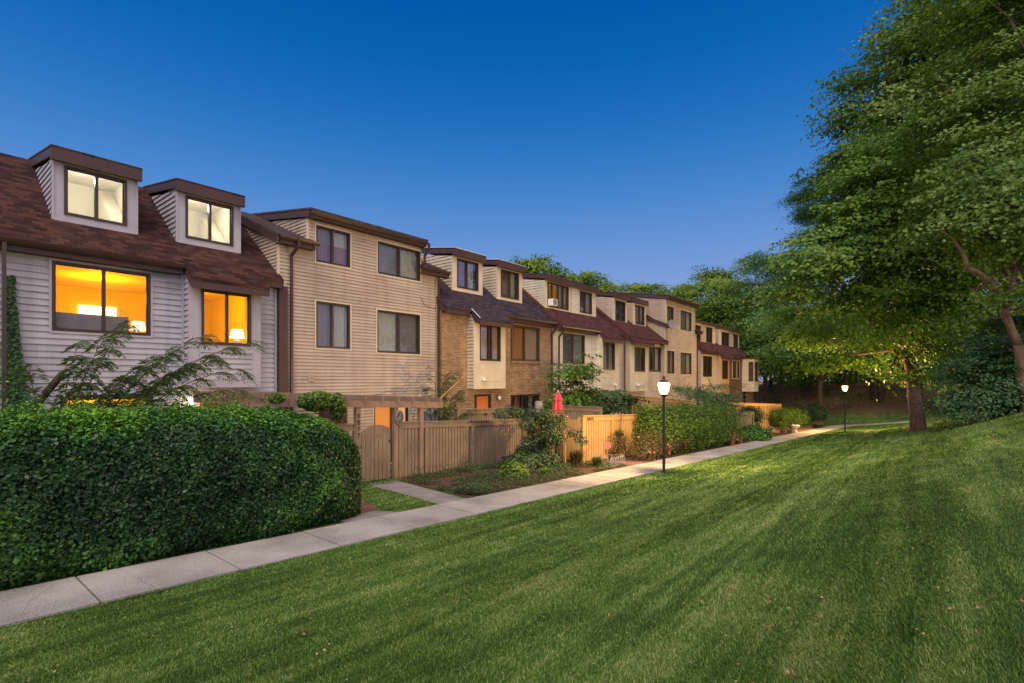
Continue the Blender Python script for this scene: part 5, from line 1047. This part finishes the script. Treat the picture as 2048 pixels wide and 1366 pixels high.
mb = MB(); mb.tube([(-12.9, 1.6, -3.0), (-12.8, 1.75, -.6), (-12.6, 2.15, .08)], [.08, .075, .06], 10)
t = thing('tree_stump', 'dark cut-off tree stem leaning among the mimosa branches', 'tree stem', (-12.9, 1.6, -3)); mb.build('trunk', M['bark_dark'], t)
mimosa('small feathery mimosa at the right corner of the tall tan house', (-14.9, 13.6, -2.6), [(-14.7, 13.5, .2), (-14.5, 13.9, -.1), (-14.6, 14.4, .1), (-14.9, 13.2, -.5), (-14.3, 14.3, -.6), (-14.7, 14.8, -.9), (-14.2, 14.9, -1.3)], (-14.9, 13.6, -3.2), llen=.6, trunk_r=.025)
# ivy, vine
def ivy(name, label, P, nrm_, size, mat, loc, cat='vine'):
    t = thing(name, label, cat, loc); leaves('foliage', P, nrm_ + RNG.normal(0, .4, P.shape), RNG.uniform(.7, 1.2, len(P)) * size, M[mat], t, aspect=.8)
    mb = MB()
    for k in range(6):
        i = RNG.integers(len(P)); lo_ = P[np.argmin(P[:, 2])]; mb.tube([tuple(lo_), tuple((lo_ + P[i]) / 2), tuple(P[i])], .008, 5)
    mb.build('stems', M['bark_dark'], t); return t
n = 2600; zz = RNG.uniform(-2.9, 2.3, n); wv = .12 + .30 * np.clip((1.9 - zz) / 4.5, 0, 1); P = np.stack([-16.02 + RNG.random(n) * .08 * (1 + wv), 1.78 + (RNG.random(n) - .25) * wv * 1.5, zz], 1); P[:, 0] += .1 * np.exp(-((zz + .4) / .8) ** 2)
ivy('ivy', 'dark ivy climbing the brown corner post at the far left', P, np.array([1., -.3, .4]), .10, 'spruce', (-16, 1.8, -3))
n = 2600; d = unit(RNG.normal(size=(n, 3))) * RNG.uniform(.4, 1, (n, 1)) ** .5; P = np.array([-12.8, 7.45, -.62]) + d * [.35, .55, .27]; P2 = np.array([-12.7, 8.0, -.8]) + d[:700] * [.18, .22, .42]; P3 = np.array([-12.8, 6.35, -.5]) + d[:400] * [.2, .2, .12]
ivy('creeper', 'dark creeper bunched on top of the pergola beam', np.concatenate([P, P2, P3]), np.array([.4, -.3, .7]), .10, 'shrub', (-12.8, 7.4, -2.8))
# ------------------------------------------------------------------ trees
def limb(mb, a, b, r0, r1, bend=.12, n=7, seg=7):
    a, b = Vector(a), Vector(b); L_ = (b - a).length; o = Vector((random.gauss(0, bend), random.gauss(0, bend), random.gauss(0, bend) + .06)) * L_; pts = []
    for i in range(n):
        f = i / (n - 1); pts.append(a.lerp(b, f) + o * math.sin(math.pi * f) + Vector((random.gauss(0, .012), random.gauss(0, .012), 0)) * L_ * (0 < i < n - 1))
    mb.tube(pts, [r0 + (r1 - r0) * (i / (n - 1)) ** .8 for i in range(n)], seg); return pts
def tree(name, label, base, lobes, mat, bark, nspray, per, lsize, sr, trunk_r, split, group=None, needle=False, trunks=None, cat='tree', flat=.16, floor=None, twig=0):
    t = thing(name, label, cat, base, group); L_ = np.array(lobes, float); w_ = (L_[:, 3] * L_[:, 4] * L_[:, 5]) ** .72; ix = RNG.choice(len(L_), nspray, p=w_ / w_.sum()); Q = L_[ix]
    d = unit(RNG.normal(size=(nspray, 3))); s = RNG.uniform(.25, 1.05, (nspray, 1)) ** .5; nc = max(6, nspray // (13 if nspray > 1500 else 5)); ci = RNG.integers(nc, size=nspray); ix = ix[:nc][ci]; Q = Q[:nc][ci]; d = d[:nc][ci]; s = s[:nc][ci]
    C = Q[:, :3] + d * s * Q[:, 3:] + RNG.normal(0, 1, (nspray, 3)) * np.array([1, 1, .14]) * sr * .95
    if floor is not None: C = C[C[:, 2] > floor]; 
    d = d[:len(C)]; m = len(C); OUT = unit((d * [1, 1, .5]) + .6 * unit(C - L_[:, :3].mean(0))); up = unit(np.array([0, 0, 1.]) + OUT * .38 + RNG.normal(0, .14, (m, 3)))
    e1 = unit(np.cross(up, RNG.normal(size=(m, 3)))); e2 = np.cross(up, e1); R1 = RNG.normal(size=(m, per)) * .5; R2 = RNG.normal(size=(m, per)) * .5; R3 = RNG.normal(size=(m, per)) * flat * .5
    S = (sr * RNG.uniform(.6, 1.7, m))[:, None, None]
    P = (C[:, None] + (e1[:, None] * R1[..., None] + e2[:, None] * R2[..., None] + up[:, None] * R3[..., None]) * S).reshape(-1, 3); P[:, 2] -= ((R1 ** 2 + R2 ** 2) * .22 * S[..., 0]).ravel()
    U = np.repeat(up, per, 0); k = len(P); rr = np.repeat((RNG.random(nc)[ci])[:m] if floor is None else RNG.random(m), per) * .42 + RNG.random(k) * .5
    if needle: leaves('crown', P, U * .6 + RNG.normal(0, .7, (k, 3)), RNG.uniform(.7, 1.3, k) * lsize, M[mat], t, aspect=.22, rnd=rr)
    else: leaves('crown', P, U * .8 + np.repeat(OUT, per, 0) * .55 + RNG.normal(0, .38, (k, 3)), RNG.uniform(.7, 1.3, k) * lsize, M[mat], t, aspect=.72, rnd=rr)
    mb = MB()
    b = Vector(base); top = Vector(split); pts = [b + Vector((0, 0, -.3)), b + Vector((0, 0, .05)), b + Vector((0, 0, .5)), b.lerp(top, .5) + Vector((random.gauss(0, .05), random.gauss(0, .05), 0)), top]
    mb.tube(pts, [trunk_r * 1.5, trunk_r * 1.25, trunk_r * 1.02, trunk_r * .88, trunk_r * .72], 12)
    for l in lobes[:24]:
        q = limb(mb, top + Vector((0, 0, random.uniform(-.3, .0))), (l[0], l[1], l[2] + l[5] * .2), trunk_r * .38, trunk_r * .07)
        for k in range(twig): limb(mb, q[random.randint(2, 5)], Vector(l[:3]) + Vector((random.gauss(0, .5) * l[3], random.gauss(0, .5) * l[4], random.gauss(0, .4) * l[5])), trunk_r * .12, .012, .1, 5, 5)
    for a, c, r0, r1 in (trunks or ()): limb(mb, a, c, r0, r1, .05)
    mb.build('trunk', M[bark], t, smooth=True); return t
def px(u_px, v_px, t): u = (u_px - 1024) / 1022; return (t * (-.6285 + .7778 * u), t * (.7778 + .6285 * u), t * (757 - v_px) / 1022)
def lobe(u_px, v_px, t, rp, k=1.0, kz=.75):
    r = rp / 1022 * t; return px(u_px, v_px, t) + (r * k, r * k, r * kz)
def gb(u_px, t):
    q = px(u_px, 757, t); return (q[0], q[1], gzu(q[0], q[1]))
WG = 'trees behind the lawn'
# maple on the lawn whose trunk shows right of the far lamp
b = (-.3, 34.5, gzu(-.3, 34.5))
tree('maple_tree', 'broad green maple whose bare trunk stands on the lawn right of the far street lamp', b,
     [lobe(*a) for a in [(1755, 705, 42, 50), (1800, 650, 31, 75), (1860, 615, 31, 70), (1800, 720, 33, 34), (1880, 680, 33, 50), (1700, 575, 31, 85), (1635, 520, 31, 72), (1600, 590, 32, 48), (1705, 440, 31, 60), (1735, 470, 31, 90),
      (1830, 520, 30, 95), (1745, 365, 32, 60), (1780, 370, 31, 90), (1655, 505, 33, 42), (1590, 545, 34, 34), (1860, 420, 31, 90), (1790, 300, 32, 70), (1640, 650, 41, 60), (1690, 690, 46, 46), (1640, 720, 48, 30), (1930, 600, 30, 75), (1950, 500, 30, 90), (1850, 705, 30, 42), (1785, 745, 31, 28), (1880, 740, 31, 30), (1810, 690, 30, 40)]],
     'maple', 'bark', 3200, 22, .235, .85, .34, px(1812, 690, 34.5), WG, floor=-1.0, twig=2)
b = gb(2085, 21)
tree('maple_tree', 'tall leaning maple at the right edge with a forked bare limb over the dark evergreen', b,
     [lobe(*a) for a in [(1960, 470, 21, 90), (2030, 400, 21, 100), (1900, 420, 22, 70), (2090, 520, 21, 90), (1940, 330, 22, 90), (2040, 280, 22, 100), (2120, 380, 21, 110), (1980, 210, 23, 90), (2080, 160, 23, 110), (1900, 250, 24, 80), (2000, 90, 24, 100), (2080, 30, 24, 110), (1960, -10, 25, 90), (2140, 230, 22, 100), (2150, 60, 24, 110), (2045, 590, 20, 42), (1985, 640, 20.5, 34), (1950, 590, 20.5, 36)]],
     'maple_b', 'bark', 2600, 22, .18, .66, .20, px(2070, 600, 21), WG, twig=2,
     trunks=[(px(2036, 690, 21), px(2012, 615, 21), .17, .14), (px(2012, 615, 21), px(1935, 538, 20.5), .14, .10), (px(1935, 538, 20.5), px(1880, 460, 21), .09, .03), (px(2018, 620, 21), px(2030, 520, 21.5), .11, .09), (px(2030, 520, 21.5), px(2026, 400, 22), .09, .05), (px(2062, 860, 21), px(2036, 690, 21), .2, .17)])
b = gb(1935, 58)
tree('maple_tree', 'tallest brownish-green tree rising behind the maple toward the top of the photo', b,
     [lobe(*a) for a in [(1760, 120, 50, 60), (1740, 220, 50, 60), (1840, 80, 50, 70), (1830, 190, 50, 80), (1725, 300, 50, 45), (1790, 290, 50, 80), (1900, 130, 50, 80), (1880, 250, 50, 90), (1930, 30, 50, 80), (1860, 10, 50, 60), (1720, 180, 50, 34), (1715, 250, 50, 32), (1800, 60, 50, 42), (1700, 350, 50, 45), (1850, 340, 50, 100), (1960, 380, 50, 110), (2000, 120, 50, 100), (2040, 260, 51, 100)]],
     'maple_b', 'bark', 3200, 20, .36, 1.35, .32, px(1830, 420, 50), WG, twig=2)
b = gb(1745, 60)
tree('pine_tree', 'pine whose upturned boughs stick out left of the big maple against the sky', b,
     [lobe(*a) for a in [(1690, 440, 56, 36, 1, .4), (1650, 420, 56, 34, 1, .4), (1625, 385, 56, 20, 1, .5), (1612, 365, 56, 9, .8, 1.4), (1612, 430, 56, 22, 1, .35), (1590, 400, 56, 11, .9, .9), (1680, 310, 56, 18, 1, 1.2), (1690, 350, 56, 30, 1, .6), (1660, 470, 56, 36, 1, .35), (1620, 480, 56, 24, 1, .35), (1600, 470, 56, 11, 1, .8), (1720, 400, 56, 40, 1, .5), (1640, 540, 57, 50, 1, .35), (1730, 500, 56, 50, 1, .5)]],
     'pine', 'bark_dark', 1900, 40, .30, .85, .25, px(1735, 300, 56), WG, needle=True, flat=.35)
# dark evergreen thicket on the crest at the right edge
b = gb(1985, 22.5)
tree('evergreen_shrub', 'big dark evergreen shrub on the lawn crest at the right edge', b,
     [lobe(*a) for a in [(1960, 780, 22, 62), (2010, 740, 22.5, 70), (1925, 800, 22, 40), (2050, 790, 22, 60), (1990, 690, 23, 55), (2060, 700, 23, 55), (1940, 735, 22.5, 42), (2030, 660, 24, 40), (2100, 760, 22, 60), (1900, 825, 22, 20), (2010, 790, 21.5, 42)]],
     'spruce', 'bark_dark', 1500, 24, .12, .42, .10, (b[0], b[1], b[2] + .8), None, floor=-1.9)
# conifers and trees between the last house and the maple
for k, (lab, ub, t, mt, nd, ls) in enumerate([
    ('round-topped green tree just right of the last roofs', 1420, 82, 'bgleaf', False, [(1420, 590, 82, 55), (1380, 600, 82, 28), (1440, 560, 82, 36), (1460, 620, 82, 50), (1400, 640, 82, 45), (1425, 545, 82, 22)]),
    ('yellowish tree low behind the last house', 1455, 72, 'bgleaf', False, [(1450, 610, 72, 45), (1430, 650, 72, 45), (1480, 650, 72, 45), (1500, 600, 72, 40), (1465, 580, 72, 28), (1480, 690, 72, 40)]),
    ('tall blue-green pine with a ragged top left of the big maple', 1560, 66, 'bgpine', True, [(1540, 540, 66, 50), (1500, 527, 66, 24), (1580, 530, 66, 40), (1520, 515, 66, 22), (1560, 590, 66, 55), (1520, 600, 66, 34), (1600, 580, 66, 50), (1545, 650, 66, 50), (1600, 640, 66, 55), (1510, 560, 66, 22)]),
    ('middle pine with flat blue-green boughs above the far street lamp', 1640, 52, 'bgpine', True, [(1560, 640, 52, 45, 1, .3), (1610, 625, 52, 50, 1, .3), (1660, 640, 52, 50, 1, .3), (1590, 700, 52, 55, 1, .3), (1640, 690, 52, 55, 1, .3), (1690, 700, 52, 50, 1, .35), (1620, 660, 53, 55, 1, .3), (1700, 650, 52, 50, 1, .4)]),
    ('dark reddish tree directly right of the last house', 1530, 62, 'maple_b', False, [(1530, 680, 62, 50), (1560, 720, 61, 45), (1500, 700, 63, 26), (1520, 640, 63, 34), (1560, 670, 62, 45), (1515, 740, 60, 22)])]):
    b = gb(ub, t); tree('pine_tree' if nd else 'tree', lab, b, [lobe(*a) for a in ls], mt, 'bark_dark', 800 if not nd else 1000, 26 if not nd else 34, .30 if not nd else .36, 1.15 if not nd else 1.0, .28, (b[0], b[1], b[2] + 4), WG, needle=nd, flat=.3, twig=1)
# deep wood behind: dark trunks and crowns one behind another
WL = ['shadowed tree of the wood directly behind the far street lamp', 'shadowed tree of the wood left of the maple trunk', 'shadowed tree of the wood behind the maple trunk', 'shadowed tree of the wood between the maple trunk and the dark evergreen', 'shadowed tree of the wood above the dark evergreen', 'shadowed tree of the wood at the right edge behind the leaning maple', 'shadowed tree of the wood nearest the last house', 'shadowed tree of the wood left of the far street lamp']
for lab, (u, t) in zip(WL, [(1690, 64), (1760, 58), (1845, 60), (1900, 50), (1960, 46), (2060, 44), (1540, 74), (1620, 70)]):
    b = gb(u, t); ls = []
    for k in range(9): ls.append(px(u + random.uniform(-60, 60) * 50 / t, random.uniform(430 if u > 1650 else 640, 735), t + random.uniform(-2, 2)) + (random.uniform(2.6, 3.6),) * 2 + (random.uniform(1.8, 2.6),))
    tree('tree', lab, b, ls, 'maple_b', 'bark_dark', 560, 22, .30, 1.2, .24, (b[0], b[1], b[2] + 4.5), WG, twig=1)
rows = []
for k in range(90):
    u, t = random.uniform(1490, 2250), random.uniform(74, 92); q = px(u, 757, t); rows.append((q[0], q[1], gzu(q[0], q[1]) + random.uniform(1, 9) , random.uniform(2.5, 5), random.uniform(2.5, 5), random.uniform(2, 3.5)))
Q = np.array(rows); n = 60000; ix = RNG.integers(len(Q), size=n); d = unit(RNG.normal(size=(n, 3))); P = Q[ix, :3] + d * Q[ix, 3:] * RNG.uniform(.5, 1.05, (n, 1))
meta(leaves('woodland', P, d * .5 + [0, 0, .6] + RNG.normal(0, .4, (n, 3)), RNG.uniform(.4, .8, n), M['maple_b'], aspect=.8), 'dark wood closing the view behind the trees', 'wood', kind='stuff')
n = 26000; u = RNG.uniform(1480, 2300, n); t = RNG.uniform(56, 86, n); uu2 = (u - 1024) / 1022; xv, yv = t * (-.6285 + .7778 * uu2), t * (.7778 + .6285 * uu2)
nn = np.array([mnoise.noise(Vector((a * .25, b * .25, 9))) for a, b in zip(xv, yv)]); ok = (nn > .12) & (yv > 66) & (xv > -24); xv, yv, nn = xv[ok], yv[ok], nn[ok]
n2_ = 45000; u2 = RNG.uniform(1450, 2200, n2_); t2 = RNG.uniform(56, 84, n2_); u2 = (u2 - 1024) / 1022; x2, y2_ = t2 * (-.6285 + .7778 * u2), t2 * (.7778 + .6285 * u2); k2 = (y2_ > 61 + 3 * np.sin(x2 * .6)) & (x2 > -26); x2, y2_ = x2[k2], y2_[k2]
meta(leaves('leaf_litter', np.stack([x2, y2_, gz(x2, y2_) + .05 + RNG.random(len(x2)) ** 4 * .4], 1), RNG.normal(0, .5, (len(x2), 3)) + [0, -.3, 1], RNG.uniform(.08, .22, len(x2)), M['litter']), 'fallen leaves and twigs on the wooded bank', 'leaf litter', kind='stuff')
meta(leaves('undergrowth', np.stack([xv, yv, gz(xv, yv) + RNG.random(len(xv)) * nn * 3], 1), RNG.normal(0, .5, (len(xv), 3)) + [0, 0, 1], RNG.uniform(.12, .3, len(xv)), M['maple_b']), 'scrubby undergrowth on the wooded bank', 'undergrowth', kind='stuff')
# trees behind the roofs
for lab, u, t, ls in [('round treetop rising just behind the wide dormer of the fourth house', 1080, 70, [(1080, 545, 70, 34), (1060, 535, 70, 18), (1100, 560, 70, 26), (1082, 522, 70, 14), (1035, 535, 70, 18), (1118, 560, 70, 20)]),
    ('second treetop behind the roofs, above the small dormers', 1180, 80, [(1165, 568, 80, 26), (1195, 575, 80, 30), (1150, 560, 80, 18), (1210, 590, 80, 22), (1180, 552, 80, 14)]),
    ('low wide treetop behind the roof of the sixth house', 1270, 92, [(1245, 588, 92, 22), (1275, 585, 92, 24), (1300, 590, 92, 22), (1270, 572, 92, 10), (1305, 575, 92, 12), (1230, 582, 92, 14)]),
    ('sparse small treetop just left of the round-topped green tree', 1355, 90, [(1345, 592, 90, 14), (1365, 592, 90, 18), (1372, 578, 90, 9), (1335, 600, 90, 14)])]:
    b = gb(u, t); ls2 = [lobe(*a) for a in ls]; c = ls2[0]; ls2 += [(c[0] + 1, c[1], c[2] - 3.5, 3, 3, 2.5)]
    tree('tree', lab, b, ls2, 'bgleaf', 'bark_dark', 520, 24, .32, .95, .25, (c[0], c[1], c[2] - 5), 'trees behind the roofs', twig=1)
# yard trees and shrubs
def at(u, v, x):   # point at depth x from the camera line
    uu_ = (u - 1024) / 1022; t_ = -x / (.6285 - .7778 * uu_); return px(u, v, t_)
def yl(u, v, x, r): p = at(u, v, x); return p + (r, r, r * .9)
tree('small_tree', 'slim young broad-leaved tree in front of the cream fourth house', at(1150, 757, -13.6)[:2] + (gl(*at(1150, 757, -13.6)[:2]),),
     [yl(1165, 715, -13.6, .42), yl(1150, 745, -13.6, .6), (at(1175, 740, -13.6) + (.5, .5, .4)), yl(1128, 755, -13.6, .5), yl(1120, 730, -13.6, .3), yl(1160, 785, -13.6, .75), yl(1130, 790, -13.6, .6), yl(1150, 815, -13.6, .7), yl(1175, 800, -13.6, .4), yl(1120, 815, -13.6, .5)],
     'shrub', 'bark', 420, 16, .15, .34, .06, at(1150, 800, -13.6), None, twig=1)
tree('small_tree', 'light green yard shrub between the young tree and the street lamp', at(1215, 757, -12.6)[:2] + (gl(*at(1215, 757, -12.6)[:2]),),
     [yl(1210, 800, -12.6, .6), yl(1225, 785, -12.6, .4), yl(1195, 810, -12.6, .5), yl(1245, 805, -12.6, .5), yl(1265, 810, -12.6, .4), yl(1230, 812, -12.6, .5)], 'rose', 'bark', 260, 16, .13, .32, .05, at(1215, 820, -12.6), None)
tree('juniper', 'feathery juniper with drooping boughs right of the street lamp', at(1440, 757, -10.5)[:2] + (gl(*at(1440, 757, -10.5)[:2]),),
     [yl(1425, 785, -10.8, .5), yl(1440, 800, -10.6, .7), yl(1405, 790, -10.9, .5), yl(1450, 775, -10.8, .3), yl(1430, 820, -10.4, .8), yl(1380, 785, -11, .5), yl(1350, 778, -11.2, .4), yl(1330, 776, -11.3, .25), yl(1450, 830, -10.3, .6)], 'spruce', 'bark_dark', 420, 30, .16, .5, .08, at(1435, 820, -10.5), None, needle=True)
def ybush(name, label, u, v, x, r, mat, n, size, kz=.9, cat='bush', **k):
    p = at(u, v, x); z0 = gl(p[0], p[1]); lobes = [(p[0] + random.uniform(-.35, .35) * r, p[1] + random.uniform(-.4, .4) * r, p[2] + random.uniform(-.25, .1) * r, r * .75, r * .8, r * .72 * kz) for _ in range(5)] + [(p[0], p[1], (p[2] + z0) / 2, r * .8, r * .85, max(.3, (p[2] - z0) * .62))]
    return hedge(name, label, cat, lobes, mat, n, size, (p[0], p[1], z0), **k)
ybush('bush', 'rounded dark ivy-like bush over the fence panel right of the covered grill', 1505, 826, -9.6, .85, 'rose', 7000, .10)
ybush('bush', 'wide dark bush behind the lime potted plant', 1578, 835, -9.0, 1.55, 'shrub', 16000, .10, .75)
ybush('bush', 'dark bush at the left end of the red mulch bed', 1633, 822, -8.6, 1.1, 'spruce', 8000, .12)
ybush('yew_bush', 'low bright green yew bush beside the pavement', 1500, 866, -8.0, 1.05, 'hedge', 15000, .09, .62, twigs=True)
ybush('bush', 'small bush with purple-pink flower spikes at the hedge end', 1440, 838, -8.3, .55, 'rose', 3000, .08, 1.3, flowers=('pinkfl', 26))
